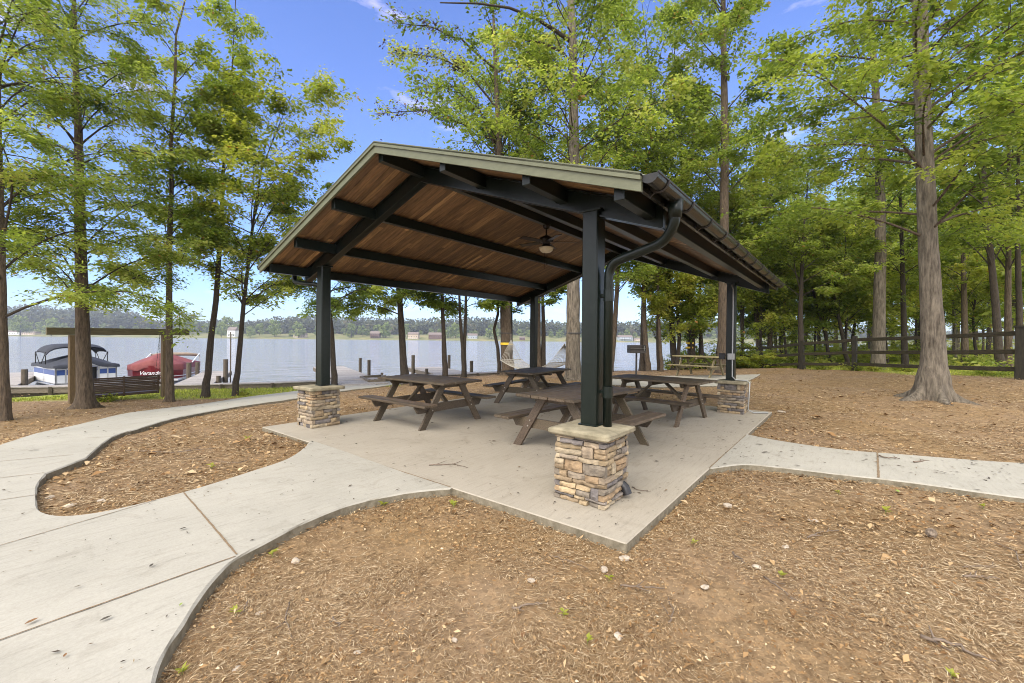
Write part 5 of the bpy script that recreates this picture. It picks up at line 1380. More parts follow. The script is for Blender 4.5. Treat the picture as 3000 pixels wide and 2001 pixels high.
# dead brown branch ends of the pine, left of the roof peak
def dead_branches():
    r = np.random.default_rng(77); lim = Limbs(); seg = []
    base = PINE.location
    for k, (a, b, c, d_) in enumerate([((1145, 330), (1080, 290), (980, 250), (860, 262)), ((1142, 250), (1080, 170), (1000, 130), (890, 120)), ((1146, 400), (1060, 375), (960, 380), (870, 350)), ((1144, 360), (1100, 250), (1040, 200), (960, 190)), ((1138, 160), (1060, 90), (980, 60), (900, 55))]):
        P = [np.array(tuple(at(px*S3, py*S3, 18.6-j*.35)-base)) for j, (px, py) in enumerate((a, b, c, d_))]
        # smooth
        Q = []
        for i in range(3):
            for t in np.linspace(0, 1, 4)[:-1]: Q.append(P[i]*(1-t)+P[i+1]*t+r.normal(0, .03, 3))
        Q.append(P[-1]); Q = np.array(Q); lim.tube(Q, .055, .008, 5)
        for j in range(3, len(Q)-1):
            for s in (-1, 1, -1):
                d = Q[min(j+1, len(Q)-1)]-Q[j-1]; d /= np.linalg.norm(d); e = np.cross(d, [0, 0, 1.])*s*r.uniform(.3, .9)+np.array([0, 0, r.uniform(-.2, .8)])+d*.8; e /= np.linalg.norm(e)
                L = r.uniform(.4, 1.1); m_ = Q[j]+e*L*.5+r.normal(0, .05, 3); en = Q[j]+e*L+np.array([0, 0, -.05]); lim.tube([Q[j], m_, en], .012, .003, 3); seg.append((Q[j], m_, k, .5)); seg.append((m_, en, k, .5))
    V, F = lim.arrays(); mesh_np('dead_limbs', V, F, MT['bark_dark'], PINE)
    V, F, v = foliate(seg, 1500, .12, 5, .10, .4, .6, .5); mesh_np('dead_leaves', V, F, MT['leaf_brown'], PINE, attrs={'v': v})
    V, F, v = foliate(seg, 3600, .13, 6, .16, .45, .2, .5); mesh_np('lower_leaves', V, F, MT['leaf'], PINE, attrs={'v': v})
dead_branches()

# tape bands round trunks, with the trunk as parent
def band(tree_, px, py, depth, rad, h, mat, name='tape_band'):
    c = at(px, py, depth)-tree_.location; m = MB(); m.tube([c-Vector((0, 0, h/2)), c+Vector((0, 0, h/2))], rad, 20); m.build(name, MT[mat], tree_)
band(PINE, 1484, 1007, 18.6, .272, .10, 'tape'); band(PINE, 1482, 976, 18.6, .268, .03, 'dark_rope', 'strap')
band(BEECH, 1681, 976, 15.6, .272, .035, 'dark_rope', 'strap')
band(TW, 2022, 1005, 21.8, .206, .10, 'tape'); band(TW, 2021, 1018, 21.8, .206, .08, 'tape')

# hammock
ha = at(1497, 978, 18.4); hb = at(1659, 990, 15.7); l0 = at(1497, 1054, 18.0); r0_ = at(1640, 1062, 16.1)
hm = empty('hammock', (ha+hb)/2-Vector((0, 0, 1.2))); tag(hm, 'pale rope hammock slung between the taped pine and the thick grey trunk', 'hammock')
hl = Vector(hm.location); ax = (r0_-l0); ax.z = 0; ax.normalize(); sd_ = Vector((-ax.y, ax.x, 0))
for (c, e, s) in ((l0, ha, 1), (r0_, hb, -1)):
    m = MB(); m.tube([c-sd_*.62-hl, c+sd_*.62-hl], .018, 8); m.build('spreader_bar', MT['rope'], hm)
    m = MB(); ring = e+(c-e)*.22
    m.tube([e-hl, ring-hl], .010, 6)
    for k in range(13): m.tube([ring-hl, c+sd_*(-.6+1.2*k/12)-hl], .0075, 4)
    m.build('clew_lines', MT['rope'], hm)
m = MB()
for k in range(15):
    u = -.6+1.2*k/14; pts = []
    for j in range(11):
        t = j/10; p = l0+(r0_-l0)*t; sag = -.34*(1-(2*t-1)**2); pts.append(p+sd_*u*(1-.18*sin(pi*t))+Vector((0, 0, sag-.10*(1-(u/.6)**2)*sin(pi*t)))-hl)
    m.tube(pts, .009 if 0 < k < 14 else .015, 4)
for j in range(1, 24):
    t = j/24; pts = []
    for k in range(7):
        u = -.6+1.2*k/6; p = l0+(r0_-l0)*t; pts.append(p+sd_*u*(1-.18*sin(pi*t))+Vector((0, 0, -.34*(1-(2*t-1)**2)-.10*(1-(u/.6)**2)*sin(pi*t)))-hl)
    m.tube(pts, .0075, 3)
m.build('rope_bed', MT['rope'], hm)
# ================================================================== SEAWALL, DOCKS
def wall_z(px): return float(np.interp(px, [-1200, 0, 500, 800, 1100, 1400, 1500], [-.36, -.39, -.38, -.36, -.28, -.12, -.08]))
swpx = [-1200, -800, -400, -100, 0, 150, 300, 500, 650, 800, 950, 1100, 1250, 1400, 1500]
shd = lambda px: float(np.interp(px, [a for a, b in _sh], [b for a, b in _sh]))
W0 = Vector((*pt_depth(500, shd(500)), 0))
sea = empty('seawall', W0); tag(sea, 'low timber seawall with capping boards along the shore', 'seawall')
pts = [Vector((*pt_depth(p, shd(p)+.10), wall_z(p))) for p in swpx]
outn = []
for i in range(len(pts)):
    t = pts[min(i+1, len(pts)-1)]-pts[max(i-1, 0)]; t.z = 0; t.normalize(); outn.append(Vector((-t.y, t.x, 0)) if Vector((-t.y, t.x, 0)).dot(Vector((CF.x, CF.y, 0))) > 0 else Vector((t.y, -t.x, 0)))
m = MB(); m2 = MB(); m3 = MB()
for i in range(len(pts)-1):
    a, b = pts[i]-W0, pts[i+1]-W0; n = outn[i]
    m.beam(a+n*.02-Vector((0, 0, .14)), b+n*.02-Vector((0, 0, .14)), .05, .19)
    m.beam(a+n*.45-Vector((0, 0, .5)), b+n*.45-Vector((0, 0, .5)), .05, 1.0)
    L = (b-a).length; k = max(1, int(L/.6))
    for s_ in (.0, .14, .28, .42): m2.beam(a+n*(s_+.02)-Vector((0, 0, .018)), b+n*(s_+.02)-Vector((0, 0, .018)), .132, .036, col=(random.uniform(.8, 1.2),)*3)
    for j in range(int(L/1.8)+1):
        p = a+(b-a)*min(1, j*1.8/L)-n*.045; m3.box(p-Vector((0, 0, .22)), (.09, .09, .42))
m.build('face_boards', MT['dock_side'], sea); m2.build('capping', MT['dock'], sea); m3.build('stakes', MT['piling'], sea)

def dock(label, a, b, wd, z, piles, extra=None):
    A = Vector((*pt_depth(*a), z)); B = Vector((*pt_depth(*b), z)); d = (B-A); L = d.length; d.normalize(); s = Vector((-d.y, d.x, 0))
    t = empty('dock', A); tag(t, label, 'dock'); m = MB(); n = int(L/.145)
    rr = random.Random(int(a[0]))
    for k in range(n):
        p = d*(.07+k*.145); kk = rr.uniform(.75, 1.2); m.beam(p-s*wd/2, p+s*wd/2, .135, .04, col=(kk,)*3)
    m.build('deck_boards', MT['dock'], t)
    m = MB()
    for q_ in (-1, 1): m.beam(s*q_*(wd/2-.03)-Vector((0, 0, .13)), d*L+s*q_*(wd/2-.03)-Vector((0, 0, .13)), .05, .2)
    m.beam(d*(L-.02)-s*wd/2-Vector((0, 0, .131)), d*(L-.02)+s*wd/2-Vector((0, 0, .131)), .05, .196)
    m.build('dock_frame', MT['dock_side'], t)
    for (along, side, h, r) in piles:
        m = MB(); p = d*along+s*side*(wd/2+.09); m.tube([p+Vector((0, 0, WATER_Z-z-.8)), p+Vector((0, 0, h))], r, 10); m.build('piling', MT['piling'], t)
    return t
dock('grey dock boards and landing beside the left pontoon boat', (-40, 15.6), (60, 21.5), 1.5, -.42, [(.9, -1, .55, .10), (5.5, 1, .5, .09)])
dock('grey finger dock right of the red covered boat', (556, 16.6), (640, 24.0), 1.3, -.46, [(1.8, -1, .25, .09), (4.6, 1, .70, .10), (4.4, -1, .85, .10), (6.9, 1, .6, .09), (6.6, -1, 2.2, .03)])
dock('grey dock running out from the end of the path', (1075, 17.0), (962, 27.0), 1.75, -.34, [(2.6, 1, .05, .08), (4.2, -1, .75, .08), (6.4, -1, .75, .08), (8.2, 1, .6, .08)])
dock('small grey dock behind the first picnic table', (1352, 20.6), (1240, 26.2), 1.9, -.26, [(1.2, -1, .62, .09), (4.8, 1, .80, .10), (4.6, -1, .8, .09), (2.2, 1, .2, .08)])
# open timber slip frame by the landing
c0 = Vector((*pt_depth(1092, 18.2), -.30)); t = empty('slip_frame', c0); tag(t, 'low open timber frame at the water edge right of the dock landing', 'timber frame')
m = MB(); P4 = [Vector((*pt_depth(x, d), z))-c0 for x, d, z in [(1058, 19.4, -.30), (1083, 17.6, -.30), (1128, 17.9, -.28), (1120, 20.0, -.28)]]
for a, b in zip(P4, P4[1:]+P4[:1]): m.beam(a, b, .10, .14)
m.tube([P4[2]+Vector((0, 0, -.8)), P4[2]+Vector((0, 0, .22))], .06, 8); m.tube([P4[3]+Vector((0, 0, -.8)), P4[3]+Vector((0, 0, .15))], .06, 8)
m.build('frame_timbers', MT['dock_side'], t)
t = tag(dock('pale landing boards where the path meets the water', (960, 17.1), (1110, 17.6), 1.5, -.36, []), kind=None)

# ================================================================== BOATS
def cloth(mb_pts, faces, mat, name, parent):
    m = MB(); m.add(mb_pts, faces); o = m.build(name, mat, parent, smooth=True); return o
def pontoon_boat(px, depth, turn, cover, stripe, label, z=-.62, L=5.2, B=2.45, bimini='up'):
    """bow towards -x local; x is the length axis"""
    c = Vector((*pt_depth(px, depth), z)); az = atan2(c.y-CAM.y, c.x-CAM.x)
    t = empty('pontoon_boat', c, az+turn); tag(t, label, 'pontoon boat', 'pontoon boats')
    for s in (-1, 1):
        m = MB(); m.tube([(-L/2-.1, s*(B/2-.38), -.26), (-L/2+.35, s*(B/2-.38), -.34), (L/2, s*(B/2-.38), -.34)], [.06, .27, .27], 14); m.build('pontoon', MT['alu'], t, smooth=True)
    m = MB(); m.box((0, 0, -.035), (L, B, .07), bev=.02); m.build('deck', MT['alu'], t)
    H = .74
    if cover == 'cover_grey':
        def panel(a, b, nm='fence_panel'):
            a = Vector(a); b = Vector(b); m = MB(); m.beam(a+Vector((0, 0, .04+H/2)), b+Vector((0, 0, .04+H/2)), .03, H); p = m.build(nm, MT['white_paint'], t)
            d = (b-a).normalized(); n = Vector((d.y, -d.x, 0))
            m = MB(); m.beam(a+Vector((0, 0, .50)), b+Vector((0, 0, .50)), .045, .22); m.build('stripe', MT['blue_paint'], p)
            m = MB()
            for zz in (.04, H+.05): m.beam(a+Vector((0, 0, zz)), b+Vector((0, 0, zz)), .05, .035)
            for u in (0, .5, 1): q_ = a+(b-a)*u; m.box(q_+Vector((0, 0, .04+H/2)), (.05, .05, H))
            m.build('rail', MT['alu'], p)
        f = -L/2+.55
        panel((f, -B/2+.05, 0), (f, -.38, 0)); panel((f, .38, 0), (f, B/2-.05, 0))
        panel((f, -B/2+.05, 0), (L/2-.4, -B/2+.05, 0)); panel((f, B/2-.05, 0), (L/2-.4, B/2-.05, 0))
        m = MB(); m.box((f+.25, 0, .36), (.05, .74, .66)); m.box((f+1.1, .55, .3), (1.2, .6, .55), bev=.05); m.build('dark_interior', MT['black_plastic'], t)
        zt = H+.06
    else:
        f = -L/2+.25
        m = MB(); q_ = []
        for zz, g in ((.0, .0), (.70, .05)):
            q_ += [(f-g, -B/2+.35, zz), (f-g-.12, 0, zz), (f-g, B/2-.35, zz), (f+.5, B/2+g*.4, zz), (L/2-.3, B/2+g*.4, zz), (L/2-.3, -B/2-g*.4, zz), (f+.5, -B/2-g*.4, zz)]
        n = 7; m.add(q_, [tuple(range(n-1, -1, -1)), tuple(range(n, 2*n))]+[(i, (i+1) % n, n+(i+1) % n, n+i) for i in range(n)]); hb = m.build('hull_panel', MT['hull_red'], t)
        m = MB()
        for zz in (.02, .16): 
            ring = [Vector((x*1.004, y*1.006, zz)) for x, y, _ in q_[:7]]
            for a, b in zip(ring, ring[1:]+ring[:1]): m.beam(a, b, .05, .035)
        m.build('bright_rail', MT['white_paint'], hb)
        zt = .72
    # tent shaped mooring cover, with a skirt and sag between the poles
    nx, ny = 25, 15; V = []; F = []
    pk = [(-L*.16, 0, .42), (L*.20, 0, .34)] if cover == 'cover_grey' else [(-L*.20, 0, .50), (L*.15, 0, .40)]
    for i in range(nx):
        for j in range(ny):
            u = i/(nx-1); v = j/(ny-1); x = -L/2+(.42 if cover == 'cover_grey' else .12)+u*(L-.75); y = (v-.5)*(B+.06)
            if cover != 'cover_grey': y *= min(1, .62+u*2.2)
            hgt = 0
            for (xx, yy, hh) in pk:
                dx = abs(x-xx)/(L*.42); dy = abs(y-yy)/(B*.52); dd = max(0, 1-(dx**1.25+dy**1.15)); hgt = max(hgt, hh*dd**1.05)
            hgt += .012*mnoise.noise(Vector((x*3, y*3, 1)))
            e = max(abs(v-.5)*2, abs(u-.5)*2)
            V.append((x, y, zt+.05+hgt-(.05 if e > .95 else 0)))
    idx = lambda i, j: i*ny+j
    F = [(idx(i, j), idx(i+1, j), idx(i+1, j+1), idx(i, j+1)) for i in range(nx-1) for j in range(ny-1)]
    # skirt
    ring = [idx(i, 0) for i in range(nx)]+[idx(nx-1, j) for j in range(1, ny)]+[idx(i, ny-1) for i in range(nx-2, -1, -1)]+[idx(0, j) for j in range(ny-2, 0, -1)]
    n0 = len(V); sk = .12 if cover == 'cover_grey' else .26
    for k in ring: V.append((V[k][0]*1.01, V[k][1]*1.02, V[k][2]-sk-.02*sin(k*1.7)))
    n = len(ring); F += [(ring[k], n0+k, n0+(k+1) % n, ring[(k+1) % n]) for k in range(n)]
    cloth(V, F, MT[cover], 'mooring_cover', t)
    m = MB()
    if bimini == 'up':
        x0, x1 = -.45, 1.45; zc = 1.46
        V = []; nx, ny = 11, 17
        for i in range(nx):
            for j in range(ny):
                u = i/(nx-1); v = j/(ny-1); e = (2*v-1)
                V.append((x0+(x1-x0)*u, e*(B/2+.02), zc+.20*(1-e**4)+.06*(1-(2*u-1)**2)-.14*abs(e)**9-.08*abs(2*u-1)**6))
        F = [(i*ny+j, (i+1)*ny+j, (i+1)*ny+j+1, i*ny+j+1) for i in range(nx-1) for j in range(ny-1)]
        n0 = len(V); V += [(a, b, c-.05) for a, b, c in V]; F += [tuple(reversed([k+n0 for k in f])) for f in F]
        cloth(V, F, MT['cover_grey'], 'bimini_top', t)
        for s in (-1, 1):
            m.tube([(.55, s*B/2, .72), (x0+.1, s*B/2, zc-.12)], .016, 6); m.tube([(.55, s*B/2, .72), (x1-.1, s*B/2, zc-.12)], .016, 6)
            m.tube([(x0+.15, s*B/2, .72), (x0+.1, s*B/2, zc-.12)], .016, 6); m.tube([(x1-.1, s*B/2, .80), (x1-.1, s*B/2, zc-.12)], .016, 6)
        m.build('bimini_frame', MT['gutter'], t)
    else:
        for s in (-1, 1):
            m.tube([(L*.05, s*(B/2), .72), (L*.38, s*(B/2+.02), 1.16)], .03, 8); m.tube([(L*.42, s*(B/2), .52), (L*.38, s*(B/2+.02), 1.16)], .02, 6)
        m.build('bimini_frame', MT['white_paint'], t)
        m = MB(); m.tube([(L*.38, -B/2-.02, 1.07), (L*.38+.03, -B/4, 1.13), (L*.38+.03, B/4, 1.13), (L*.38, B/2+.02, 1.07)], [.07, .10, .10, .07], 10); m.build('folded_bimini', MT['beige'], t, smooth=True)
    m = MB(); m.box((L/2+.12, 0, .02), (.35, .34, .5), bev=.06); m.box((L/2+.2, 0, -.4), (.16, .12, .5)); m.build('outboard_motor', MT['black_plastic'], t)
    return t
pontoon_boat(222, 19.8, .22, 'cover_grey', 'blue', 'pontoon boat with charcoal bimini, grey cover and blue striped white sides', L=4.4, B=2.05)
rb = pontoon_boat(486, 22.8, -.26, 'cover_red', None, 'pontoon boat under a faded red cover', z=-.66, L=4.5, B=2.2, bimini='folded')
# script lettering on the red hull front
fc = bpy.data.curves.new('lettering', 'FONT'); fc.body = 'Veranda'; fc.size = .25; fc.shear = .35; fc.extrude = .006; fc.align_x = 'CENTER'; fc.offset = .004
ft = bpy.data.objects.new('lettering_text', fc); COL.objects.link(ft); bpy.context.view_layer.update()
fm = bpy.data.meshes.new_from_object(ft.evaluated_get(bpy.context.evaluated_depsgraph_get())); bpy.data.objects.remove(ft)
fm.materials.clear(); fm.materials.append(MT['white_paint'])
fo = bpy.data.objects.new('lettering', fm); COL.objects.link(fo)
fo.parent = rb; fo.location = (-4.5/2+.25-.20, .05, .26); fo.rotation_euler = (radians(90), 0, radians(-90))

# ================================================================== FAR SHORE
FARC = Vector((CAM.x, CAM.y, 0))
def far_xy(px, dep): return pt_depth(px, dep)
def far_top(px):   # apparent height of the skyline above the horizon, photo px, smoothed
    return float(np.interp(px, [-1500, -200, 20, 90, 200, 300, 380, 420, 470, 560, 640, 720, 800, 900, 1000, 1100, 1250, 1400, 1550, 1700, 1900, 2200, 2600, 3000, 3600, 4800],
                           [60, 70, 68, 73, 68, 66, 60, 46, 34, 36, 38, 36, 44, 54, 50, 48, 46, 50, 46, 42, 44, 42, 30, 30, 40, 50]))
def far_dep(px): return float(np.interp(px, [-2500, 0, 1500, 2400, 3000, 5000], [640, 640, 620, 640, 900, 1000]))
def far_land():
    m, nt, b = newmat('far bank grass'); v = coords(nt, (.02, .02, .02)); n1 = noise(nt, v, 3, 4, .6)
    c = ramp(nt, n1, [(.35, (.10, .125, .035)), (.55, (.19, .185, .06)), (.7, (.27, .22, .11))]); nt.links.new(c, b.inputs['Base Color']); b.inputs['Roughness'].default_value = 1
    px = np.arange(-2500, 5600, 30.); rows = [(-4, -1.6), (0, -1.10), (1.5, -.55), (30, 1.8), (90, 7), (200, 12), (420, 10), (700, -5)]
    V = []
    for p in px:
        for (dd, z) in rows:
            x, y = far_xy(p, far_dep(p)+dd+4*sin(p*.013)+3*sin(p*.041)); V.append((x, y, z+(1.2*sin(p*.02+dd) if dd > 20 else 0)))
    n = len(rows); F = [(i*n+j, (i+1)*n+j, (i+1)*n+j+1, i*n+j+1) for i in range(len(px)-1) for j in range(n-1)]
    o = mesh_np('far_shore', np.array(V), np.array(F), m, smooth=True); tag(o, 'grassy bank on the far side of the lake', kind='structure')
far_land()
def far_woods():
    r = np.random.default_rng(5); n = 130000
    px = r.uniform(-900, 3900, n); layer = r.integers(0, 4, n); dep0 = np.array([far_dep(p) for p in px]); dep = dep0+105+layer*45+r.uniform(-14, 14, n)
    # lumpy skyline
    lump = np.array([mnoise.noise(Vector((p*.022, l*3.1, 0)))*.55+mnoise.noise(Vector((p*.07, l*5.3, 3)))*.45 for p, l in zip(px, layer)])
    tp = np.array([far_top(p) for p in px])*(.80+.10*layer)*(1+.2*lump); tz = tp*1.1*dep/FL+1.5
    gb = 7.0; u = r.random(n)**.8; Z = gb+(np.maximum(tz-gb, 3))*u
    XY = np.array([far_xy(a, b) for a, b in zip(px, dep)])
    P = np.stack([XY[:, 0], XY[:, 1], Z], 1); D = r.normal(0, 1, (n, 3)); D /= np.linalg.norm(D, axis=1, keepdims=True)
    N = r.normal(0, .7, (n, 3))+np.array([0, 0, .9]); N -= D*np.sum(N*D, 1, keepdims=True); N /= np.linalg.norm(N, axis=1, keepdims=True)
    L = r.uniform(3.2, 6.0, n); V, F = leaf_quads(P, D, N, L, L*.8, .1)
    kind = np.array([mnoise.noise(Vector((p*.03, l*2., 8))) for p, l in zip(px, layer)])
    v = np.repeat(np.clip(.42+kind*.9+r.normal(0, .16, n), 0, 1), 4)
    o = mesh_np('far_woods', V, F, MT['leaf_far_wood'], attrs={'v': v}); tag(o, 'dark mixed woods on the hills across the lake', kind='stuff')
    # solid dark interior so that the sky does not show through the wood
far_woods()
def far_tree_proto(seed, shape):
    r = np.random.default_rng(seed); t = empty('far_tree', (0, 0, 0)); H = 18.0
    n = 850; nc = 26; C = []
    for k in range(nc):
        u = r.uniform(.12, 1); a = r.uniform(0, 2*pi); rad = 6.6*sqrt(max(0, 1-((u-.45)/.62)**2))*r.uniform(.3, 1)*shape; C.append((cos(a)*rad, sin(a)*rad, H*u*.92+.5))
    C = np.array(C); i = r.integers(0, nc, n); d = r.normal(0, 1, (n, 3)); d /= np.linalg.norm(d, axis=1, keepdims=True)
    P = C[i]+d*r.uniform(.8, 2.5, (n, 1))*np.array([1, 1, .8]); P[:, 2] = np.maximum(P[:, 2], .6)
    D = r.normal(0, 1, (n, 3)); D /= np.linalg.norm(D, axis=1, keepdims=True); N = d+r.normal(0, .3, (n, 3)); N -= D*np.sum(N*D, 1, keepdims=True); N /= np.linalg.norm(N, axis=1, keepdims=True)
    L = r.uniform(1.2, 2.4, n); V, F = leaf_quads(P, D, N, L, L*.75, .1)
    v = np.repeat(np.clip(.55+r.normal(0, .12, n)+r.normal(0, .12, nc)[i], 0, 1), 4)
    mesh_np('crown', V, F, MT['leaf_far'], t, attrs={'v': v})
    m = MB(); m.tube([(0, 0, -1), (0, 0, 9)], [.45, .2], 6); m.build('trunk', MT['bark_dark'], t)
    tag(t, 'x', 'tree', 'trees on the far bank'); return t
FP = [far_tree_proto(301, 1.0), far_tree_proto(302, .75), far_tree_proto(303, 1.15)]
big = [(60, 615, 1.5, 2, 'broad pale tree on the far bank at the left edge'), (150, 620, 1.35, 0, 'round green tree on the far bank behind the left boat'), (243, 640, 1.2, 0, 'far bank tree behind the left swing post'),
       (545, 690, 1.9, 2, 'tall round tree on the far bank between the slim trunks'), (668, 700, 1.65, 0, 'tall tree on the far bank behind the white two storey house'), (648, 622, 1.1, 0, 'rounded tree left of the white far house'),
       (733, 630, .85, 0, 'small round tree right of the white far house'), (805, 650, 1.45, 2, 'wide dark tree on the far bank left of the front left post'), (875, 640, 1.25, 0, 'tree above the tan far house'),
       (1030, 650, 1.2, 1, 'tree left of the red far house'), (1130, 655, 1.3, 0, 'tree right of the red far house'), (1335, 650, 1.3, 0, 'tree between two far houses'), (1440, 640, 1.2, 2, 'rounded tree right of the grey blue far house')]
rr = random.Random(9); first = set(); k = 0
def place_far(px, dep, sc, kd, lab):
    if kd in first: o = copy_tree(FP[kd])
    else: o = FP[kd]; first.add(kd)
    x, y = far_xy(px, dep); o.location = (x, y, 1.0 if dep < far_dep(px)+45 else 3.5); o.scale = (sc*rr.uniform(.9, 1.1), sc*rr.uniform(.9, 1.1), sc); o.rotation_euler = (0, 0, rr.uniform(0, 6)); o['label'] = lab
for b in big: place_far(*b)
for px in np.arange(-350, 3300, 26.0):
    p = px+rr.uniform(-12, 12)
    if 440 < p < 560 and rr.random() < .7: continue
    if rr.random() < .12: continue
    place_far(p, far_dep(p)+rr.uniform(28, 95), rr.uniform(.55, 1.1), rr.choice([0, 1, 2]), 'middle sized tree in the row along the far bank')

def house(px, w_px, y0, y1, wall, label, storeys=1, dep=None, off=24):
    d = (dep or far_dep(px))+off; x, y = far_xy(px, d); wd = w_px*d/FL; dp = 9.0
    hz_ = 994+(px-1500)*.0097; zb = .6; zt = max(zb+4.2, 1.5+(hz_-y0)*d/FL)
    t = empty('lake_house', (x, y, zb), -YAW+pi*0+atan2(0, 1)); t.rotation_euler = (0, 0, -(YAW)+.1*sin(px)); tag(t, label, 'house', 'houses on the far bank')
    H = zt-zb; eave = H*.66
    m = MB(); m.box((0, 0, eave/2-.5), (wd, dp, eave+1)); m.build('wall', MT[wall], t)
    m = MB(); ov = .5; q_ = [(-wd/2-ov, -dp/2-ov, eave), (wd/2+ov, -dp/2-ov, eave), (wd/2+ov, dp/2+ov, eave), (-wd/2-ov, dp/2+ov, eave), (-wd/2-ov, 0, H), (wd/2+ov, 0, H)]
    m.add(q_, [(0, 1, 5, 4), (2, 3, 4, 5), (0, 4, 3), (1, 2, 5), (3, 2, 1, 0)]); m.build('roof', MT['shingle'], t)
    n = max(2, int(wd/3.2))
    for s in range(storeys):
        for k in range(n):
            xx = -wd/2+wd*(k+.5)/n; m = MB(); m.box((xx, -dp/2-.02, eave*(s+.5)/storeys+.1), (1.1, .08, 1.2)); m.build('window', MT['window_glass'], t)
    m = MB(); m.box((0, -dp/2-1.4, eave*.10 if storeys == 1 else eave*.48), (wd*.8, 2.6, .2)); 
    for k in range(5): m.box((-wd*.4+wd*.2*k, -dp/2-2.6, (eave*.10 if storeys == 1 else eave*.48)*.5+.5), (.14, .14, (1.2 if storeys == 1 else eave*.5)+1))
    m.build('deck_porch', MT['house_white'] if wall != 'brick_red' else MT['brick_red'], t)
house(45, 34, 968, 980, 'house_white', 'long white house on the far bank at the left edge')
house(92, 42, 971, 982, 'house_tan', 'low tan house beside the long white house')
house(683, 24, 958, 980, 'house_white', 'white two storey house on the far bank between the leaning trunks', 2)
house(472, 26, 956, 965, 'house_white', 'small white house high on the far field', 1, off=120)
house(880, 34, 975, 986, 'house_tan', 'tan house on the far bank left of the front left post')
house(1100, 26, 970, 986, 'brick_red', 'dark red two storey house on the far bank', 2)
house(1212, 30, 973, 985, 'house_tan', 'pale tan house right of the straight brown trunk')
house(1276, 38, 974, 988, 'brick_red', 'wide red brown house left of the twin trunks')
house(1384, 28, 977, 991, 'house_grey', 'grey blue house left of the crooked thin tree')
house(1530, 16, 986, 996, 'brick_red', 'small red boathouse behind the hammock')
house(1830, 42, 982, 998, 'house_grey', 'grey house on the far bank left of the park grill', 2)
house(1870, 26, 990, 1000, 'house_tan', 'low tan boathouse behind the park grill')

# ================================================================== SMALL THINGS ON THE GROUND
def onpav(x, y):
    X, Y = np.array([x]), np.array([y])
    if 0 < x < SLX and 0 < y < SLY: return 0.0
    if inpoly(X, Y, PATH_L)[0] or inpoly(X, Y, PATH_R)[0]: return path_top(x, y)
    return gz(x, y)+.012
def gpt(px, py):
    p = onground(px, py, 0)
    for _ in range(6):
        z = onpav(p.x, p.y); p = atz(px, py, z)
    return p
def rock(px, py, r_, label, seed, flat=.5):
    r_ *= .72; p = gpt(px, py); bm = bmesh.new(); bmesh.ops.create_icosphere(bm, subdivisions=3, radius=1)
    for v in bm.verts:
        n = v.co.copy(); k = 1+.35*mnoise.noise(n*1.3+Vector((seed, 0, 0)))+.12*mnoise.noise(n*4+Vector((seed, 3, 0)))
        v.co = Vector((n.x*k*r_*1.2, n.y*k*r_*.85, n.z*k*r_*flat))
    me = bpy.data.meshes.new('rock'); bm.to_mesh(me); bm.free(); me.materials.append(MT['rock'])
    o = bpy.data.objects.new('rock', me); COL.objects.link(o); o.location = p+Vector((0, 0, r_*flat*.35)); o.rotation_euler = (0, 0, seed*1.1)
    tag(o, label, 'rock', 'loose stones on the bare ground')
for a in [(866, 1645, .040, 'tan fist sized rock beside the near path kerb', 1), (298, 1469, .045, 'grey rock in the left tip of the bare island', 2), (208, 1483, .042, 'pale rock near the left tip of the bare island', 3), (145, 1458, .055, 'flat pale rock at the island kerb', 4, .3),
          (759, 1797, .020, 'small bluish pebble below the fist sized rock', 5), (693, 1960, .022, 'rounded grey pebble near the bottom of the photo', 6), (1331, 1876, .022, 'small white pebble in the bottom centre', 7), (1047, 1913, .020, 'tiny pebble among straw left of the bottom centre', 8),
          (2132, 1482, .060, 'large flat tan stone below the right path', 9, .35), (2384, 1526, .045, 'white flat chip of stone under the right path', 10, .3), (2301, 1603, .035, 'pale stone chip below the white flat chip', 11, .4), (1771, 1670, .040, 'rounded whitish stone under the slab corner', 12),
          (1557, 1702, .032, 'oval white pebble left below the slab corner', 13), (2065, 1721, .034, 'white chip of stone right of the forked twig', 14, .4), (1811, 1865, .034, 'oval pale stone in the lower straw', 15), (2217, 1662, .034, 'grey white stone right of the slab corner', 16),
          (1829, 1636, .055, 'concrete crumb at the foot of the slab corner', 17, .3), (2290, 1207, .10, 'flat tan stone beside the conduit end', 18, .3)]: rock(*a)
def twig(pts, label, r_=.006, forks=2, seed=0):
    P = [gpt(x, y)+Vector((0, 0, r_*1.2)) for x, y in pts]; rr = random.Random(seed+len(pts)); t = P[0].copy(); m = MB()
    D = []
    for i in range(len(P)-1):
        for k in range(4): D.append(P[i]+(P[i+1]-P[i])*k/4+Vector((rr.uniform(-1, 1), rr.uniform(-1, 1), rr.uniform(0, .8)))*r_*1.4)
    D.append(P[-1]); m.tube([q_-t for q_ in D], list(np.linspace(r_, r_*.45, len(D))), 6)
    for k in range(forks):
        i = rr.randrange(1, len(D)-1); d = (D[i]-D[i-1]).normalized(); s = Vector((-d.y, d.x, 0))*rr.choice([-1, 1]); L = (D[-1]-D[0]).length*rr.uniform(.12, .3)
        m.tube([D[i]-t, D[i]+(d+s*.8)*L*.5-t, D[i]+(d*1.1+s*.9)*L-t+Vector((0, 0, .006))], [r_*.6, r_*.5, r_*.25], 5)
    o = m.build('twig', MT['twig'], None, smooth=True, loc=t); tag(o, label, 'twig', 'fallen twigs')
e6 = lambda *a: [(1500+x/1.567, 1300+y/1.567) for x, y in a]
e8 = lambda *a: [(x/1.6793, 1200+y/1.6793) for x, y in a]
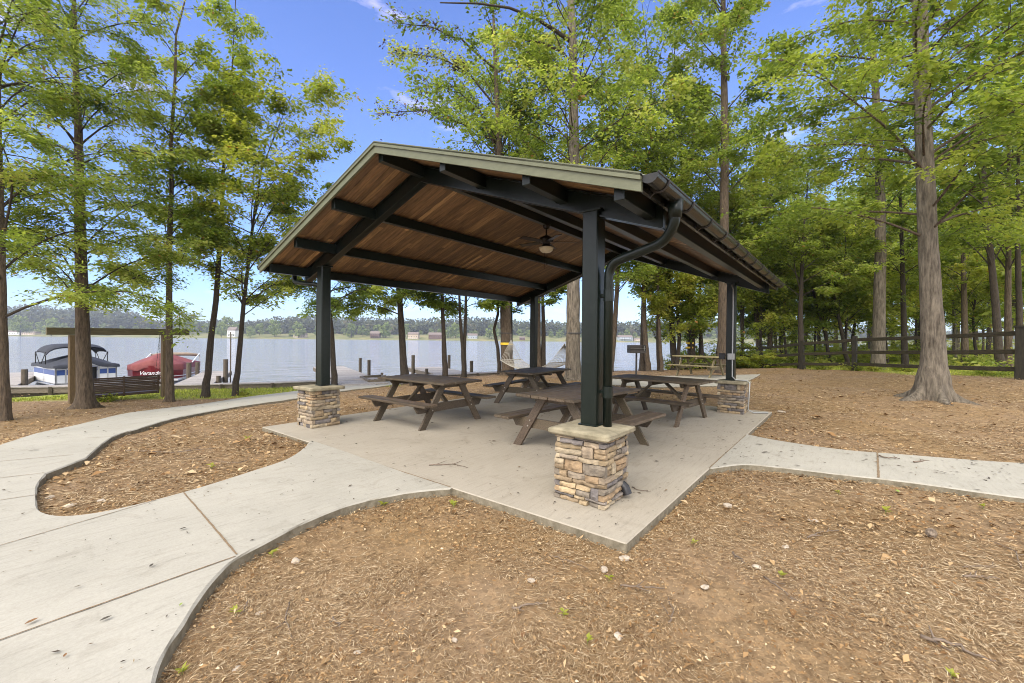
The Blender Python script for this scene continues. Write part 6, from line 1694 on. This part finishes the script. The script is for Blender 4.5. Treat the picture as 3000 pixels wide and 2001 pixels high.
TWG = [(e6((500, 655), (600, 668), (700, 670)), 'forked twig below the slab corner', .007), (e6((170, 515), (250, 540), (350, 580)), 'thin twig left of the slab corner', .005), (e6((1360, 440), (1420, 410), (1500, 403)), 'grey bent twig right of the slab corner', .007),
       (e6((1160, 620), (1220, 665), (1290, 720)), 'thin straight twig in the middle of the straw', .006), (e6((1010, 505), (1040, 530), (1070, 552)), 'short dark stick right of the slab corner', .008), (e6((1490, 375), (1560, 405)), 'short twig near the white flat chip', .005),
       (e6((2070, 615), (2160, 620), (2240, 628)), 'pale stick near the right edge', .008), (e6((2070, 568), (2240, 566)), 'thin pale stick above the other by the right edge', .005), (e6((1880, 900), (2020, 930), (2140, 985), (2220, 1010)), 'long crooked grey stick in the lower right corner', .010),
       (e6((0, 765), (100, 742), (160, 740)), 'curved stick left of the bottom centre', .007), (e6((720, 830), (740, 780), (715, 700)), 'thin upright curved twig below the forked twig', .005), (e6((2340, 575), (2310, 500), (2200, 450)), 'thin twig left of the right edge, below the pine cone', .005),
       (e8((590, 205), (850, 215), (1090, 190)), 'long thin stick lying across the bare island', .007), (e8((1425, 955), (1400, 1050), (1440, 1130)), 'pale curved twig below the near kerb', .005), (e8((1640, 1035), (1660, 1060), (1690, 1085)), 'short white curved twig in the lower centre', .006),
       (e8((1225, 945), (1200, 990), (1170, 1030)), 'small pale twig close to the near kerb', .005), (e8((2110, 278), (2230, 270), (2300, 288)), 'dark twig lying on the slab left of the nearest stone base', .006), (e8((1220, 250), (1180, 265), (820, 235)), 'thin twig in the middle of the bare island', .004),
       ([(2678, 1357), (2750, 1351), (2825, 1353)], 'dark forked twig lying on the right path', .010), ([(2676, 1336), (2698, 1352)], 'short dark twig on the right path above the forked one', .008), ([(2580, 1340), (2600, 1345), (2636, 1346)], 'leafy brown twig at the right path joint', .010),
       ([(1853, 1429), (1868, 1438), (1898, 1441)], 'curved dark twig on the slab right of the nearest stone base', .005)]
for i, (p_, l_, r_) in enumerate(TWG): twig(p_, l_, r_, seed=i)
def sprout(px, py, label, s=.05, seed=0, mat='leaf_yellow'):
    s *= .75; p = gpt(px, py); r = np.random.default_rng(seed+500); n = 7; a = r.uniform(0, 2*pi, n)
    P = np.zeros((n, 3)); P[:, 2] = r.uniform(.2, .9, n)*s*.7; D = np.stack([np.cos(a), np.sin(a), r.uniform(.0, .7, n)], 1); D /= np.linalg.norm(D, axis=1, keepdims=True)
    N = np.stack([-np.cos(a)*.4, -np.sin(a)*.4, np.ones(n)], 1); N /= np.linalg.norm(N, axis=1, keepdims=True)
    t = empty('sprout', p); tag(t, label, 'sprout', 'small green sprouts'); V, F = leaf_quads(P, D, N, r.uniform(.7, 1.2, n)*s, r.uniform(.4, .6, n)*s, .2)
    mesh_np('leaves', V, F, MT[mat], t, attrs={'v': np.repeat(r.uniform(.55, .85, n), 4)})
    m = MB(); m.tube([(0, 0, -.01), (.004, 0, s*.7)], .0022, 5); m.build('stem', MT['leaf_stem'], t)
MT['leaf_stem'] = simple('green stem', (.12, .16, .04), (.2, .25, .06), 20, .7)
for i, (x, y, l, s) in enumerate([(*e6((445, 625))[0], 'bright green sprout below the slab corner', .055), (*e6((1715, 318))[0], 'tallest green sprout under the right path', .09), (*e6((835, 460))[0], 'small green sprout right of the slab corner', .05), (*e6((235, 790))[0], 'yellow green sprout left of the bottom centre', .05),
        (*e6((345, 915))[0], 'yellow green sprout lower in the bottom centre', .05), (*e6((1235, 612))[0], 'tiny sprout in the middle of the straw', .05), (*e6((2165, 295))[0], 'thin sprout near the right edge under the path', .07), (*e6((1500, 230))[0], 'green sprout at the right path kerb', .05),
        (*e8((1155, 1005))[0], 'bright green sprout near the curved kerb', .05), (*e8((895, 1300))[0], 'green sprout by the kerb at the bottom edge', .045), (*e8((1340, 720))[0], 'green sprout beside the tan fist sized rock', .06), (*e8((1885, 475))[0], 'green sprout under the kerb bend near the slab', .07),
        (*e8((2230, 480))[0], 'thin sprout at the slab edge', .08), (*e8((1220, 150))[0], 'dark green sprout on the island by the slab', .10), (*e8((1040, 290))[0], 'green sprout in the middle of the island', .10), (*e6((2015, 1075))[0], 'green sprout in the lower right corner', .05)]): sprout(x, y, l, s, i)
# pine cone
p = gpt(2728, 1572); t = empty('pine_cone', p+Vector((0, 0, .028)), .4); tag(t, 'dark pine cone lying on the straw at the right', 'pine cone'); m = MB()
m.lathe([(.004, -.045), (.016, -.035), (.02, 0), (.014, .03), (.003, .045)], 10)
for k in range(70):
    u = k/70; a = k*2.4; zc = -.042+.086*u; rad = .026*sqrt(max(.05, 1-((u-.42)/.62)**2)); d = Vector((cos(a), sin(a), .35)); s = Vector((-sin(a), cos(a), 0)); c = Vector((cos(a)*rad*.5, sin(a)*rad*.5, zc))
    m.add([c-s*.004, c+d*rad*.75-s*.009, c+d*rad*1.0, c+d*rad*.75+s*.009, c+s*.004, c+d*rad*.7+Vector((0, 0, .005))], [(0, 1, 5), (1, 2, 5), (2, 3, 5), (3, 4, 5), (0, 4, 3, 2, 1)])
o = m.build('scales', MT['cone'], t); o.rotation_euler = (radians(88), 0, radians(60))
# big single leaves on the paving
def big_leaf(px, py, L, label, v, rz):
    p = gpt(px, py)+Vector((0, 0, .008)); N = np.array([[.1, .05, 1.]]); N /= np.linalg.norm(N); V = []
    m = MB(); n = 9
    for k in range(n):
        t_ = k/(n-1); w_ = .38*L*sin(pi*t_)**.8*(1+.15*sin(k*2.5)); z = .12*L*(t_-.5)**2+.004
        V += [(L*(t_-.5), w_/2, z+.18*w_), (L*(t_-.5), 0, z), (L*(t_-.5), -w_/2, z+.14*w_)]
    m.add(V, [(3*i, 3*i+1, 3*i+4, 3*i+3) for i in range(n-1)]+[(3*i+1, 3*i+2, 3*i+5, 3*i+4) for i in range(n-1)])
    mt = {'brown': simple('brown leaf', (.16, .08, .03), (.26, .14, .06), 30, .8), 'dark': simple('dark leaf', (.05, .045, .035), (.10, .085, .06), 30, .8), 'green': simple('green leaf', (.20, .28, .05), (.28, .36, .08), 30, .7)}[v]
    o = m.build('fallen_leaf', mt, None, smooth=True, loc=p); o.rotation_euler = (0, 0, rz); tag(o, label, 'fallen leaf', 'single fallen leaves')
for a in [(*e8((155, 1052))[0], .055, 'orange brown leaf on the near path', 'brown', .4), (*e8((520, 1038))[0], .05, 'dark leaf right of the orange brown leaf', 'dark', .2), (*e8((745, 775))[0], .045, 'small dark leaf on the path below the joint', 'dark', 1.0), (*e8((900, 592))[0], .05, 'dark leaf just below the path joint', 'dark', .1),
          (*e8((320, 1220))[0], .03, 'tiny brown leaf at the bottom of the near path', 'brown', 1.2), (*e8((890, 968))[0], .03, 'yellow green leaf on the near path by the kerb', 'green', .9), (*e6((1770, 222))[0], .09, 'green fallen leaf under the right path kerb', 'green', .1), (*e6((50, 885))[0], .06, 'orange lobed leaf at the bottom centre', 'brown', .6),
          (*e8((2215, 700))[0], .04, 'small leaf chip below the slab edge', 'dark', 0)]: big_leaf(*a)

# ================================================================== HAZE
def haze():
    m = bpy.data.materials.new('thin lake haze'); m.use_nodes = True; nt = m.node_tree
    for n in list(nt.nodes):
        if n.type != 'OUTPUT_MATERIAL': nt.nodes.remove(n)
    v = nt.nodes.new('ShaderNodeVolumePrincipled'); v.inputs['Color'].default_value = (.80, .86, 1.0, 1); v.inputs['Density'].default_value = .00028
    v.inputs['Anisotropy'].default_value = .2
    nt.links.new(v.outputs[0], nt.nodes['Material Output'].inputs['Volume'])
    mb = MB(); mb.box((CAM.x, CAM.y, 30.0), (4400, 4400, 72)); o = mb.build('haze', m); tag(o, 'faint blue haze over the lake', kind='stuff')
haze()
